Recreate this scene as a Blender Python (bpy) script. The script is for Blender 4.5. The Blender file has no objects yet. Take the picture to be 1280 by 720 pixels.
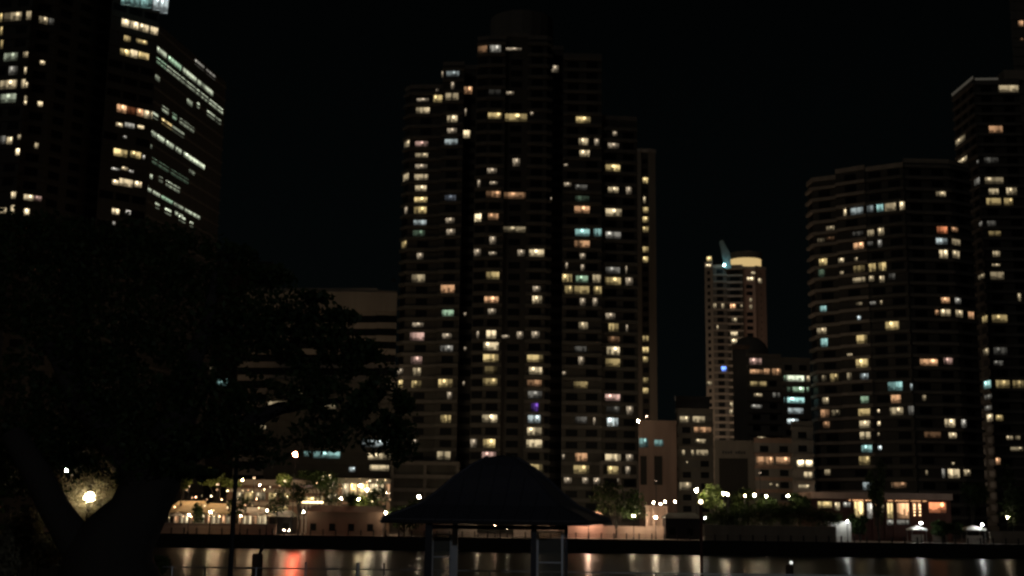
import bpy, math, random
import numpy as np
from mathutils import Vector, Matrix
random.seed(7); rng = np.random.default_rng(11)
PI = math.pi
SC = bpy.context.scene
COL = SC.collection

# ------------------------------------------------------------------ camera
F = 1550.0
PITCH = math.atan(280 / F); ROLL = math.radians(0.75)
CAM = Vector((0, 0, 7.5))
_f = Vector((0, math.cos(PITCH), math.sin(PITCH)))
_u0 = Vector((0, -math.sin(PITCH), math.cos(PITCH))); _r0 = Vector((1, 0, 0))
_r = _r0 * math.cos(ROLL) + _u0 * math.sin(ROLL)
_u = _u0 * math.cos(ROLL) - _r0 * math.sin(ROLL)
cd = bpy.data.cameras.new('camera'); cam = bpy.data.objects.new('camera', cd); COL.objects.link(cam)
cam.matrix_world = Matrix(((_r.x, _u.x, -_f.x, CAM.x), (_r.y, _u.y, -_f.y, CAM.y), (_r.z, _u.z, -_f.z, CAM.z), (0, 0, 0, 1)))
cd.sensor_width = 36; cd.lens = 36 * F / 1280; cd.clip_start = .1; cd.clip_end = 6000
cd.dof.use_dof = True; cd.dof.focus_distance = 34; cd.dof.aperture_fstop = 1.05
SC.camera = cam
# ------------------------------------------------------------------ sky, moon, exposure
w = bpy.data.worlds.new('World'); SC.world = w; w.use_nodes = True
nt = w.node_tree; bg = nt.nodes['Background']
tc = nt.nodes.new('ShaderNodeTexCoord'); sx = nt.nodes.new('ShaderNodeSeparateXYZ')
rp = nt.nodes.new('ShaderNodeValToRGB')
nt.links.new(tc.outputs['Generated'], sx.inputs[0]); nt.links.new(sx.outputs['Z'], rp.inputs[0])
rp.color_ramp.elements[0].position = 0.0; rp.color_ramp.elements[0].color = (.0014, .0022, .0023, 1)
rp.color_ramp.elements[1].position = 0.45; rp.color_ramp.elements[1].color = (.0004, .0006, .0006, 1)
nt.links.new(rp.outputs[0], bg.inputs[0]); bg.inputs[1].default_value = 1.0
sd = bpy.data.lights.new('moon', 'SUN'); so = bpy.data.objects.new('moon', sd); COL.objects.link(so)
sd.energy = 0.06; sd.angle = math.radians(12); sd.color = (1, .90, .76)
so.rotation_euler = (math.radians(62), 0, math.radians(-28))
SC.view_settings.view_transform = 'Standard'; SC.view_settings.look = 'None'
SC.view_settings.exposure = 0.0; SC.view_settings.gamma = 1; SC.view_settings.use_curve_mapping = False
SC.render.engine = 'CYCLES'
cy = SC.cycles
cy.use_denoising = True; cy.denoiser = 'OPENIMAGEDENOISE'; cy.max_bounces = 4; cy.diffuse_bounces = 2
cy.glossy_bounces = 2; cy.transparent_max_bounces = 6; cy.transmission_bounces = 3; cy.volume_bounces = 0
cy.use_light_tree = True; cy.sample_clamp_indirect = 3; cy.caustics_reflective = True
cy.pixel_filter_type = 'BLACKMAN_HARRIS'; cy.filter_width = 2.4

# ------------------------------------------------------------------ helpers
def ray(px, py): return _f * F + _r * (px - 640) + _u * (360 - py)
def at(px, py, Y):
    d = ray(px, py); return CAM + d * (Y / d.y)
def zat(px, py, Y): return at(px, py, Y).z
def tag(o, label=None, cat=None, group=None, kind=None):
    if label: o['label'] = label
    if cat: o['category'] = cat
    if group: o['group'] = group
    if kind: o['kind'] = kind
    return o
def thing(name, loc, label, cat, group=None):
    o = bpy.data.objects.new(name, None); COL.objects.link(o); o.location = loc
    o.empty_display_size = .3
    return tag(o, label, cat, group)

class MB:
    def __init__(s): s.v = []; s.f = []; s.m = []; s.uv = []; s.cur = 0
    def face(s, pts, uv=None):
        n = len(s.v); s.v += [tuple(p) for p in pts]; s.f.append(tuple(range(n, n + len(pts)))); s.m.append(s.cur)
        s.uv += (uv if uv else [(0, 0)] * len(pts))
    def box(s, x0, x1, y0, y1, z0, z1):
        p = [(x0,y0,z0),(x1,y0,z0),(x1,y1,z0),(x0,y1,z0),(x0,y0,z1),(x1,y0,z1),(x1,y1,z1),(x0,y1,z1)]
        for q in ((0,3,2,1),(4,5,6,7),(0,1,5,4),(1,2,6,5),(2,3,7,6),(3,0,4,7)): s.face([p[i] for i in q])
        return s
    def prism(s, poly, z0, z1):
        a = sum(poly[i][0]*poly[(i+1)%len(poly)][1]-poly[(i+1)%len(poly)][0]*poly[i][1] for i in range(len(poly)))
        if a < 0: poly = poly[::-1]
        n = len(poly)
        s.face([(x,y,z0) for x,y in poly[::-1]]); s.face([(x,y,z1) for x,y in poly])
        for i in range(n):
            a, b = poly[i], poly[(i+1)%n]
            s.face([(a[0],a[1],z0),(b[0],b[1],z0),(b[0],b[1],z1),(a[0],a[1],z1)])
        return s
    def rings(s, rings, cap=True):
        n = len(rings[0]); base = len(s.v)
        for r in rings: s.v += [tuple(p) for p in r]
        for k in range(len(rings)-1):
            for i in range(n):
                a = base+k*n+i; b = base+k*n+(i+1)%n
                s.f.append((a, b, b+n, a+n)); s.m.append(s.cur); s.uv += [(0,0)]*4
        if cap:
            s.f.append(tuple(base+i for i in range(n))[::-1]); s.m.append(s.cur); s.uv += [(0,0)]*n
            s.f.append(tuple(base+(len(rings)-1)*n+i for i in range(n))); s.m.append(s.cur); s.uv += [(0,0)]*n
        return s
    def tube(s, pts, rad, n=8, wob=0):
        pts = [Vector(p) for p in pts]
        if not isinstance(rad, (list, tuple)): rad = [rad]*len(pts)
        R = []
        for i, p in enumerate(pts):
            d = (pts[min(i+1,len(pts)-1)] - pts[max(i-1,0)]).normalized()
            a = d.cross(Vector((0,1,0)) if abs(d.y) < .9 else Vector((1,0,0))).normalized(); b = d.cross(a)
            R.append([p + (a*math.cos(t)+b*math.sin(t))*rad[i]*(1+wob*math.sin(5*t+i*.4)+wob*.6*math.sin(9*t-i*.7)) for t in [2*PI*k/n for k in range(n)]])
        return s.rings(R)
    def lathe(s, c, prof, n=12):
        c = Vector(c)
        return s.rings([[c + Vector((r*math.cos(2*PI*k/n), r*math.sin(2*PI*k/n), z)) for k in range(n)] for r, z in prof])
    def ball(s, c, r, n=10):
        return s.lathe(c, [(max(.01,math.sin(PI*i/6))*r if 0<i<6 else .01*r, -math.cos(PI*i/6)*r) for i in range(7)], n)
    def build(s, name, mat, parent=None, smooth=False, loc=None):
        me = bpy.data.meshes.new(name); me.from_pydata(s.v, [], s.f)
        for m in (mat if isinstance(mat, (list, tuple)) else [mat]): me.materials.append(m)
        me.polygons.foreach_set('material_index', s.m)
        if smooth: me.polygons.foreach_set('use_smooth', [True]*len(s.f))
        l = me.uv_layers.new(name='UVMap'); l.data.foreach_set('uv', [c for p in s.uv for c in p])
        o = bpy.data.objects.new(name, me); COL.objects.link(o)
        if parent is not None:
            o.parent = parent
            o.location = Vector((0,0,0)) - Vector(parent_world(parent))
        return o
def parent_world(o):
    v = Vector(o.location)
    while o.parent: o = o.parent; v = v + Vector(o.location)
    return v

# ------------------------------------------------------------------ materials
def mat(name, col, rough=.8, metal=0, var=.25, scale=.6, col2=None, bump=0, spec=None, streak=False):
    m = bpy.data.materials.new(name); m.use_nodes = True; n = m.node_tree.nodes; L = m.node_tree.links
    b = n['Principled BSDF']; b.inputs['Roughness'].default_value = rough; b.inputs['Metallic'].default_value = metal
    if spec is not None: b.inputs['Specular IOR Level'].default_value = spec
    g = n.new('ShaderNodeNewGeometry'); mp = n.new('ShaderNodeMapping')
    if streak: mp.inputs['Scale'].default_value = (1, 1, .08)
    L.new(g.outputs['Position'], mp.inputs['Vector'])
    t = n.new('ShaderNodeTexNoise'); t.inputs['Scale'].default_value = scale; t.inputs['Detail'].default_value = 5
    L.new(mp.outputs[0], t.inputs['Vector'])
    r = n.new('ShaderNodeValToRGB'); r.color_ramp.elements[0].position = .3; r.color_ramp.elements[1].position = .7
    c2 = col2 or tuple(c*(1-var) for c in col)
    r.color_ramp.elements[0].color = (*c2, 1); r.color_ramp.elements[1].color = (*col, 1)
    L.new(t.outputs[0], r.inputs[0]); L.new(r.outputs[0], b.inputs['Base Color'])
    if bump:
        bp = n.new('ShaderNodeBump'); bp.inputs['Strength'].default_value = bump; bp.inputs['Distance'].default_value = .05
        t2 = n.new('ShaderNodeTexNoise'); t2.inputs['Scale'].default_value = scale*8; L.new(g.outputs['Position'], t2.inputs['Vector'])
        L.new(t2.outputs[0], bp.inputs['Height']); L.new(bp.outputs[0], b.inputs['Normal'])
    return m
M = dict(
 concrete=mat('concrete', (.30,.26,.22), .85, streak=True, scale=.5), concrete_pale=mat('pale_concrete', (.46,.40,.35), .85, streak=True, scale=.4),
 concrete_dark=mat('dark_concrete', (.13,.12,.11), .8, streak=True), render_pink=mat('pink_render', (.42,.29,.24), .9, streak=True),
 render_brown=mat('brown_render', (.20,.13,.10), .9, streak=True), metal_dark=mat('dark_metal', (.03,.03,.035), .45, .6),
 steel=mat('galvanised_steel', (.45,.46,.47), .4, .7), white=mat('white_canvas', (.78,.77,.74), .7), canvas_yellow=mat('cream_canvas', (.62,.50,.30), .7),
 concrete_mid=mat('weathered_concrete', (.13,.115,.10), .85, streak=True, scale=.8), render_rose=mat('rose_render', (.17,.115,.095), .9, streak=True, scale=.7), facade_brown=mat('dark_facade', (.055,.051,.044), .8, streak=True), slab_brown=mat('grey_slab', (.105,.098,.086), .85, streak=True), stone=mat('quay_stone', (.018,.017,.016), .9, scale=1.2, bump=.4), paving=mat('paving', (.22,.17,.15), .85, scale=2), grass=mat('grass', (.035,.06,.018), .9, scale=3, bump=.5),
 roof_navy=mat('dark_roof_sheet', (.035,.037,.05), .6, .2), timber=mat('timber', (.10,.065,.04), .8, scale=3, streak=True), teal=mat('teal_cladding', (.30,.42,.44), .4),
 bark=mat('bark', (.022,.019,.016), .9, scale=4, bump=.8, streak=True), leaf=mat('fig_leaf', (.035,.06,.018), .55, scale=2, var=.5, spec=.25),
 leaf_light=mat('shrub_leaf', (.09,.13,.03), .6, scale=3, var=.4), shade_black=mat('painted_shade', (.008,.007,.006), .9), red=mat('red_brick', (.09,.035,.028), .85, scale=3), asphalt=mat('asphalt', (.05,.05,.05), .9),
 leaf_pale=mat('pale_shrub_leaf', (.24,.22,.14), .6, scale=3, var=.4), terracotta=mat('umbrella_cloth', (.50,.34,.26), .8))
def glassdark():
    m = bpy.data.materials.new('dark_glass'); m.use_nodes = True; b = m.node_tree.nodes['Principled BSDF']
    b.inputs['Base Color'].default_value = (.006,.007,.008,1); b.inputs['Roughness'].default_value = .5; b.inputs['Specular IOR Level'].default_value = .12; return m
M['facade_brown'] = M['facade_brown']
M['glass'] = glassdark()
for k in ('leaf', 'leaf_light', 'leaf_pale'):
    m_ = M[k]; n_ = m_.node_tree.nodes; L_ = m_.node_tree.links; b_ = n_['Principled BSDF']
    tr = n_.new('ShaderNodeBsdfTranslucent'); mx = n_.new('ShaderNodeMixShader'); mx.inputs[0].default_value = .35
    L_.new(b_.inputs['Base Color'].links[0].from_socket, tr.inputs[0]); L_.new(b_.outputs[0], mx.inputs[1]); L_.new(tr.outputs[0], mx.inputs[2]); L_.new(mx.outputs[0], n_['Material Output'].inputs[0])
def glassclear():
    m = bpy.data.materials.new('clear_screen'); m.use_nodes = True; n = m.node_tree.nodes; L = m.node_tree.links
    b = n['Principled BSDF']; b.inputs['Base Color'].default_value = (.35,.34,.30,1); b.inputs['Roughness'].default_value = .25
    t = n.new('ShaderNodeBsdfTransparent'); t.inputs[0].default_value = (.72,.72,.68,1)
    x = n.new('ShaderNodeMixShader'); x.inputs[0].default_value = .18; L.new(t.outputs[0], x.inputs[1]); L.new(b.outputs[0], x.inputs[2])
    L.new(x.outputs[0], n['Material Output'].inputs[0]); return m
M['screen'] = glassclear()

def lit_window_mat():
    """a lit room behind glass: furniture, curtains, ceiling lamp; the room's colour and power sit in the object's colour"""
    m = bpy.data.materials.new('lit_window'); m.use_nodes = True; n = m.node_tree.nodes; L = m.node_tree.links
    b = n['Principled BSDF']; b.inputs['Base Color'].default_value = (.02,.02,.02,1); b.inputs['Roughness'].default_value = .2
    oi = n.new('ShaderNodeObjectInfo'); uv = n.new('ShaderNodeUVMap'); s = n.new('ShaderNodeSeparateXYZ'); L.new(uv.outputs[0], s.inputs[0])
    def mth(op, a, b_=None, clamp=False):
        q = n.new('ShaderNodeMath'); q.operation = op; q.use_clamp = clamp
        for i, x in enumerate((a, b_)):
            if x is None: continue
            if isinstance(x, (int, float)): q.inputs[i].default_value = x
            else: L.new(x, q.inputs[i])
        return q.outputs[0]
    r = oi.outputs['Random']; U = s.outputs['X']; V = s.outputs['Y']
    def noise1(x, off, sc, interp=False):
        t = n.new('ShaderNodeTexNoise'); t.noise_dimensions = '1D'; t.inputs['Scale'].default_value = 1; t.inputs['Detail'].default_value = 0
        L.new(mth('ADD', mth('MULTIPLY', x, sc), mth('MULTIPLY', r, off)), t.inputs['W']); return t.outputs[0]
    skyline = mth('MULTIPLY', noise1(mth('SNAP', U, .17), 91, 5), .72)                    # furniture tops
    furn = mth('GREATER_THAN', V, skyline)
    furn = mth('ADD', mth('MULTIPLY', furn, .72), .28)
    drape = mth('ADD', .2, mth('MULTIPLY', noise1(mth('SNAP', U, .2), 37, 7), 1.6))      # curtains and wall bits
    du = mth('SUBTRACT', U, mth('ADD', .2, mth('MULTIPLY', r, .6))); dv = mth('MULTIPLY', mth('SUBTRACT', V, .8), .5)
    lamp = mth('MULTIPLY', mth('SUBTRACT', 1, mth('MULTIPLY', mth('ADD', mth('MULTIPLY', du, du), mth('MULTIPLY', dv, dv)), 60), True), mth('MULTIPLY', mth('GREATER_THAN', mth('FRACT', mth('MULTIPLY', r, 7.3)), .4), 4.0))
    r2 = mth('FRACT', mth('MULTIPLY', r, 23.7)); r3 = mth('FRACT', mth('MULTIPLY', r, 51.3))
    curt = mth('MAXIMUM', mth('GREATER_THAN', mth('ABSOLUTE', mth('SUBTRACT', U, mth('GREATER_THAN', r3, .5))), mth('MULTIPLY', r2, .6)), mth('GREATER_THAN', mth('FRACT', mth('MULTIPLY', r, 11.9)), .6))
    curt = mth('ADD', .38, mth('MULTIPLY', curt, .62))
    furn = mth('MULTIPLY', furn, curt)
    up = mth('ADD', .62, mth('MULTIPLY', V, .5))
    mull = mth('GREATER_THAN', mth('ABSOLUTE', mth('SUBTRACT', mth('FRACT', mth('ADD', mth('MULTIPLY', U, 2), .5)), .5)), .035)
    mull = mth('ADD', .6, mth('MULTIPLY', mull, .4))
    tot = mth('MULTIPLY', mth('MULTIPLY', mth('ADD', mth('MULTIPLY', mth('MULTIPLY', furn, drape), up), lamp), mull), mth('MULTIPLY', oi.outputs['Alpha'], 1.0))
    L.new(oi.outputs['Color'], b.inputs['Emission Color']); L.new(tot, b.inputs['Emission Strength'])
    return m
M['lit'] = lit_window_mat()
def emit(name, col, s):
    m = bpy.data.materials.new(name); m.use_nodes = True; b = m.node_tree.nodes['Principled BSDF']
    b.inputs['Base Color'].default_value = (.1,.1,.1,1); b.inputs['Emission Color'].default_value = (*col,1); b.inputs['Emission Strength'].default_value = s; return m
PAL = dict(w=(1,.79,.47), y=(1,.74,.32), o=(1,.54,.27), c=(.80,.93,.92), t=(.50,.90,.84), g=(.62,.92,.60), p=(1,.62,.50), b=(.15,.3,1), v=(.4,.16,1), d=(.85,.80,.68), r=(1,.33,.14), k=(.6,.68,.8), e=(.86,.95,.68))
def PW(p): return 1.6*p**1.4 if p < 1 else 1.6*p

# ------------------------------------------------------------------ towers
def seg_hit(a, b, px, py):
    """ray through a pixel against the vertical plane through plan points a, b"""
    d = ray(px, py); ex, ey = b[0]-a[0], b[1]-a[1]
    # CAM + t d = a + s e
    det = d.x*(-ey) + d.y*ex
    rx, ry = a[0]-CAM.x, a[1]-CAM.y
    t = (rx*(-ey) + ry*ex)/det
    s = (d.x*ry - d.y*rx)/det
    Ln = math.hypot(ex, ey)
    return s*Ln, CAM.z + t*d.z, Ln, t
def quad_on(mb, a, b, u0, u1, z0, z1, off=.04, thick=True):
    Ln = math.hypot(b[0]-a[0], b[1]-a[1]); ex, ey = (b[0]-a[0])/Ln, (b[1]-a[1])/Ln
    nx, ny = ey, -ex
    if ny > 0 and abs(ny) > .2: nx, ny = -nx, -ny
    P = lambda u, o: (a[0]+ex*u+nx*o, a[1]+ey*u+ny*o)
    p0, p1 = P(u0, off), P(u1, off)
    mb.face([(p0[0],p0[1],z0),(p1[0],p1[1],z0),(p1[0],p1[1],z1),(p0[0],p0[1],z1)], [(0,0),(1,0),(1,1),(0,1)])
    if thick:
        q0, q1 = P(u0, -.02), P(u1, -.02)
        for A, B, zz in ((p0,q0,None),(q1,p1,None)):
            mb.face([(A[0],A[1],z0),(A[0],A[1],z1),(B[0],B[1],z1),(B[0],B[1],z0)])
        mb.face([(p0[0],p0[1],z1),(p1[0],p1[1],z1),(q1[0],q1[1],z1),(q0[0],q0[1],z1)])
        mb.face([(q0[0],q0[1],z0),(q1[0],q1[1],z0),(p1[0],p1[1],z0),(p0[0],p0[1],z0)])
def offset_line(pl, d):
    out = []
    for i, p in enumerate(pl):
        ns = []
        for j in (i-1, i):
            if 0 <= j < len(pl)-1:
                ex, ey = pl[j+1][0]-pl[j][0], pl[j+1][1]-pl[j][1]; l = math.hypot(ex, ey); ns.append((ey/l, -ex/l))
        nx, ny = sum(q[0] for q in ns)/len(ns), sum(q[1] for q in ns)/len(ns); l = nx*nx+ny*ny
        out.append((p[0]+nx*d/l, p[1]+ny*d/l))
    return out
def tower(name, label, cat, bays, wins, fh, mats, depth=26, zbase=2.6, slab=(.5, .9), dark=(2.6, 3.8, 1.7), fit=(-.12, .12), slabs=True, group=None, zref=None, dark_on=True, seed=0):
    """bays: (front polyline as (px, py, Y)..., top py); wins: (x0,y0,x1,y1,colour,power) traced on the facade"""
    R = random.Random(seed or hash(len(label)))
    B = []; SM = []; WM = []; DK = []
    for bay in bays:
        line, topy = bay[:2]; sm = bay[2] if len(bay) > 2 else mats[1]; WM.append(bay[3] if len(bay) > 3 else mats[0]); DK.append(bay[4] if len(bay) > 4 else dark)
        pl = [(at(px, py, Y).x, Y) for px, py, Y in line]
        # inset the ends by a centimetre so bays never share a plane
        pl[0] = (pl[0][0]+.012, pl[0][1]); pl[-1] = (pl[-1][0]-.012, pl[-1][1])
        i = len(pl)//2
        ztop = zat((line[0][0]+line[-1][0])/2, topy, sum(q[2] for q in line)/len(line))
        B.append((pl, ztop)); SM.append(sm)
    # trace the lit rooms onto the bays
    hits = []
    for wv in wins:
        cx, cyy = (wv[0]+wv[2])/2, (wv[1]+wv[3])/2; best = None
        for bi, (pl, zt) in enumerate(B):
            for si in range(len(pl)-1):
                s, z, Ln, t = seg_hit(pl[si], pl[si+1], cx, cyy)
                miss = max(0, -s, s-Ln) + (0 if z < zt else (z-zt)*.5)
                if best is None or miss < best[0]-1e-6: best = (miss, bi, si, s, z, Ln)
        _, bi, si, s, z, Ln = best
        a, b = B[bi][0][si], B[bi][0][si+1]
        s0, _, _, _ = seg_hit(a, b, wv[0], cyy); s1, _, _, _ = seg_hit(a, b, wv[2], cyy)
        _, z1, _, _ = seg_hit(a, b, cx, wv[1]); _, z0, _, _ = seg_hit(a, b, cx, wv[3])
        s0, s1 = min(s0, s1), max(s0, s1)
        hits.append([bi, si, max(.02, s0), min(Ln-.02, max(s1, s0+.3)), (z0+z1)/2, abs(z1-z0), wv[4], wv[5]])
    zs = np.array([h[4] for h in hits]) if hits else np.array([10.])
    best = max(((abs(np.exp(2j*PI*zs/h).sum()), h) for h in np.linspace(fh*(1+fit[0]), fh*(1+fit[1]), 60)), key=lambda q: q[0])
    h = best[1] if len(hits) > 4 else fh
    ph = (np.angle(np.exp(2j*PI*zs/h).sum())/(2*PI)*h) if hits else 0
    print('TOWER', name, 'floor', round(h, 2), 'fit', round(best[0]/max(1, len(zs)), 2), 'tops', [round(b[1]) for b in B])
    par = slab[1]
    ctr = (h + par)/2                     # window centre above the floor line
    z_off = (ph - ctr) % h
    root = thing(name, (B[len(B)//2][0][0][0], B[len(B)//2][0][0][1], zbase), label, cat, group)
    kd = lambda q: 1+depth/q[1]
    groups = {}
    for (pl, zt), wmat in zip(B, WM): groups.setdefault(wmat.name, (wmat, []))[1].append((pl, zt))
    for wmat, lst in groups.values():
        for run in ([lst] if len(groups) == 1 else [[q] for q in lst]):
            wm = MB()
            for pl, zt in run:
                wm.prism(pl + [(pl[-1][0]*kd(pl[-1])-.8, pl[-1][1]+depth), (pl[0][0]*kd(pl[0])+.8, pl[0][1]+depth)], zbase, zt)
            wm.build('wall', wmat, root)
    top = max(b[1] for b in B)
    floors = []
    k = 0
    z = z_off - h*2
    while z < top:
        if z > zbase+1: floors.append(z)
        z += h
    if slabs:
        for z in floors:
            m = MB()
            last = None
            for (pl, zt), sm in zip(B + [(None, -1)], SM + [None]):
                if m.f and (sm is not last or z + par > zt): m.build('floor_slab', last, root); m = MB()
                last = sm
                if z + par > zt or sm is None: continue
                m.prism(offset_line(pl, slab[0]) + offset_line(pl, -.1)[::-1], z, z+par)
    # roof kerbs
    for pl, zt in B:
        MB().prism(offset_line(pl, .25) + offset_line(pl, -.3)[::-1], zt-.15, zt+1.0).build('parapet', mats[1], root)
    occupied = {}
    hits.sort(key=lambda q: -(q[3]-q[2])*q[5])
    nlit = 0; rest = MB()
    for bi, si, s0, s1, z, hh, c, p in hits:
        kf = round((z - ctr - z_off)/h); zc = z_off + kf*h + ctr
        lo, hi = zc-(h-par)/2+.05, zc+(h-par)/2-.05
        hh = min(hh, hi-lo); 
        zc2 = min(max(z, lo+hh/2), hi-hh/2) 
        a, b = B[bi][0][si], B[bi][0][si+1]
        occupied.setdefault((bi, si, kf), []).append((s0, s1))
        if nlit < 100:
            m = MB(); quad_on(m, a, b, s0, s1, zc2-hh/2, zc2+hh/2)
            o = m.build('window', M['lit'], root); o.color = (*PAL[c], PW(p)); nlit += 1
        else:
            rest.cur = 1; quad_on(rest, a, b, s0, s1, zc2-hh/2, zc2+hh/2); rest.cur = 0
    if dark_on:
        for bi, (pl, zt) in enumerate(B):
            ww, sp, wh = DK[bi]
            if not wh: continue
            for si in range(len(pl)-1):
                a, b = pl[si], pl[si+1]; Ln = math.hypot(b[0]-a[0], b[1]-a[1]); nc = max(1, int(Ln/sp)); st = Ln/nc
                for z in floors:
                    if z + h > zt: continue
                    kf = round((z - z_off)/h)
                    for c in range(nc):
                        u0 = st*c + (st-ww)/2; u1 = u0+ww
                        if u0 < .1 or u1 > Ln-.1: u0, u1 = max(.1, u0), min(Ln-.1, u1)
                        if u1-u0 < .3: continue
                        if any(x0 < u1+.1 and x1 > u0-.1 for x0, x1 in occupied.get((bi, si, kf), [])): continue
                        zc = z + ctr
                        if nlit < 100 and wh:
                            nlit += 1; m = MB(); quad_on(m, a, b, u0, u1, zc-wh/2, zc+wh/2, .03); m.build('window', M['glass'], root)
                        else: quad_on(rest, a, b, u0, u1, zc-wh/2, zc+wh/2, .03, False)
    if rest.f:
        o = rest.build('window', [M['glass'], M['lit']], root); o['kind'] = 'stuff'; o.color = (1, .8, .55, .3)
    return root, B, h

MS = M['slab_brown']
CT = [(594,56,609,66,'o',.25),(612,56,626,66,'d',.3),(632,57.5,652,61,'d',.08),(542.5,88,552,95.5,'c',.3),(558,88,574,94.5,'c',.2),(545,100.5,549,111.5,'w',.35),(564,101,568,110,'d',.25),
(542,115,553,127,'y',.45),(557,116,573,125,'w',.3),(575,112,590,122.5,'o',.5),(521,123,536,127,'w',.22),(520,137,537,145,'w',.5),(559,145,572,154,'w',.45),(581,142,583,152,'d',.2),
(611,112,626,119,'d',.05),(633,114,642.5,118,'d',.12),(610,141,627.5,148.5,'y',.4),(631,137,659,147,'y',.5),(663,137,667,141,'w',.15),(559,161,571,168,'o',.4),(556,174,572,181,'c',.35),
(578.5,168,587.5,181,'w',.75),(504,179,512,188,'w',.35),(519,179,535,186,'p',.35),(519,192,535,198,'w',.25),(519,207,534,213,'d',.3),(518,220,535,227.5,'w',.45),(502.5,220,511,229.5,'w',.4),
(519,234,533,241.5,'w',.5),(518,248,534,255,'y',.5),(506,260,511,271,'y',.5),(517.5,260,533,269,'y',.45),(517,275.5,533,282,'c',.35),(516,289,531,297,'g',.12),(556,244,570,251.5,'k',.15),
(557,272.5,568,279,'w',.4),(558,286.5,569,294,'p',.4),(641,193,650,203,'w',.35),(609,210.5,621,217,'w',.35),(597,225,600.5,234,'c',.6),(612,227,622,231,'d',.06),(607,239,626,247,'o',.3),
(629,238,657,246,'o',.28),(593,265,601.5,277,'w',.95),(610,267,623,275,'o',.3),(629,281,657,288,'w',.25),(612,293,620,305,'w',.6),(686.5,244,690,248,'w',.7),(500,302.5,509,314,'y',.25),
(521,319,529,327,'v',.3),(514.5,346,531,356,'w',.4),(551,357,568,368,'o',.5),(552.5,388,567,396,'g',.45),(580,391,583,395,'c',.7),(515.5,403.5,529.5,409,'d',.08),(512.5,417,530,427,'p',.55),
(553,417,564.5,423.5,'c',.2),(550.5,432,566,439.5,'d',.25),(580,434,583,438,'w',.8),(592,311.5,601,320,'d',.08),(611,315,621,319,'w',.25),(608,340,624,349,'y',.5),(605.5,371,623,379,'o',.5),
(610,386,620,393,'y',.25),(596,414,599,423,'w',.3),(608,413,620,423,'w',.75),(627.5,419,637,423,'t',.5),(646,414,654,423,'c',.6),(664.5,414.5,674.5,423,'c',.5),(604.5,428,623,438,'w',.6),
(647,312,656,320,'w',.5),(661,312,680,321,'w',.55),(666,358,675.5,365,'o',.4),(665.5,370,677.5,379.5,'w',.5),(604,443,623,452.5,'y',.6),(606,458,621.5,467.5,'y',.15),(603.5,473,621.5,482.5,'y',.3),
(602.5,518.5,621.5,528,'w',.6),(588,548,596,559,'w',.4),(604,548,619,559,'y',.6),(602.5,565,620,574,'p',.35),(659,443.5,678.5,452.5,'y',.55),(661,459,677.5,468,'w',.45),(659,475,677,483,'o',.4),
(660,489,677.5,498,'d',.2),(664,500,673,512,'v',.25),(660,518.5,675.5,528,'c',.4),(659,534,677,544,'w',.5),(658,549,677.5,559,'w',.6),(656,580,678,589,'y',.35),(513.5,447,527.5,456.5,'p',.35),
(497,461,505,467.5,'w',.35),(516,460,526,470.5,'w',.25),(498,476,504.5,486,'y',.45),(514.5,476,526.5,485,'y',.25),(548,474,565.5,484,'y',.45),(559,490,565,499,'w',.25),(550.5,519,563.5,528.5,'y',.45),
(514.5,549,522,555,'c',.15),(546.5,564,563,574,'w',.35),(545,580,562,588,'v',.3),(516,580,525,589,'c',.2),(578.5,477,581,482,'w',.3),(720,146,738,154,'y',.5),(723.5,173,735,182,'w',.5),
(743,174,749,183,'w',.3),(724.5,188,737,196,'w',.5),(766,164.5,771.5,170,'w',.4),(760,179,773.5,185.5,'w',.5),(757,206,775,214,'y',.6),(719,231,734,237.5,'d',.12),(719,245,736.5,252,'g',.12),
(760,234,773,241,'w',.45),(782.5,234,789.5,244,'w',.3),(705,205,710,208,'w',.12),(705,227,714,232,'d',.06),(688,81.5,698,90,'y',.45),(718,258,737,267,'o',.5),(719,286.5,737,295.5,'t',.45),
(742,286,752,296,'t',.4),(757,260,777,270,'w',.55),(757,290,776,298,'d',.3),(718,301.5,737,310.5,'o',.45),(725,317,732,324,'w',.3),(707,328,710,336,'w',.3),(726,331,730.5,339,'c',.5),
(700,343,715,353,'y',.5),(720,345.5,735,354,'g',.35),(741,343,751,355,'w',.45),(757,334,775,342,'d',.2),(756.5,347.5,776,357,'y',.4),(782,333,784,343,'w',.3),(782,348,791,358,'o',.5),
(706,357,716,367,'y',.3),(718,357,736.5,368,'y',.35),(742,359,752,369,'y',.35),(725,373,732,382,'w',.35),(741,373,747,383,'w',.5),(757,391.5,769,399,'w',.25),(723.5,403,735,412,'w',.3),
(761,403.5,773,414,'y',.5),(782.5,406,785,415,'w',.3),(760,421,774.5,429.5,'o',.12),(758.5,432,774.5,444,'w',.65),(757,449,775,459,'y',.4),(718,433,733,440,'d',.12),(723,445.5,730,456,'w',.35),
(717,477,734.5,485.5,'y',.3),(703,464.5,707.5,469,'w',.2),(756.5,493,775,501,'p',.45),(783,507,791.5,518,'y',.45),(759,521,772.5,532,'c',.7),(758,508,774.5,517,'d',.08),(719,521,733.5,529,'d',.15),
(741.5,522,744.5,531.5,'w',.2),(719,566,734,576,'o',.5),(756.5,567,776,578,'w',.6),(782.5,568,791.5,577,'w',.4),(717,581.5,736.5,592,'y',.35),(759.5,582.5,773,592.5,'y',.4),(782,583,788,592.5,'w',.5),
(705,597,714.5,604,'t',.45),(728,597,735.5,604,'y',.5),(742,597.5,751,605,'c',.35),(772,598,775.5,603,'d',.2),(703,568,706,574,'d',.2)]
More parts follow.
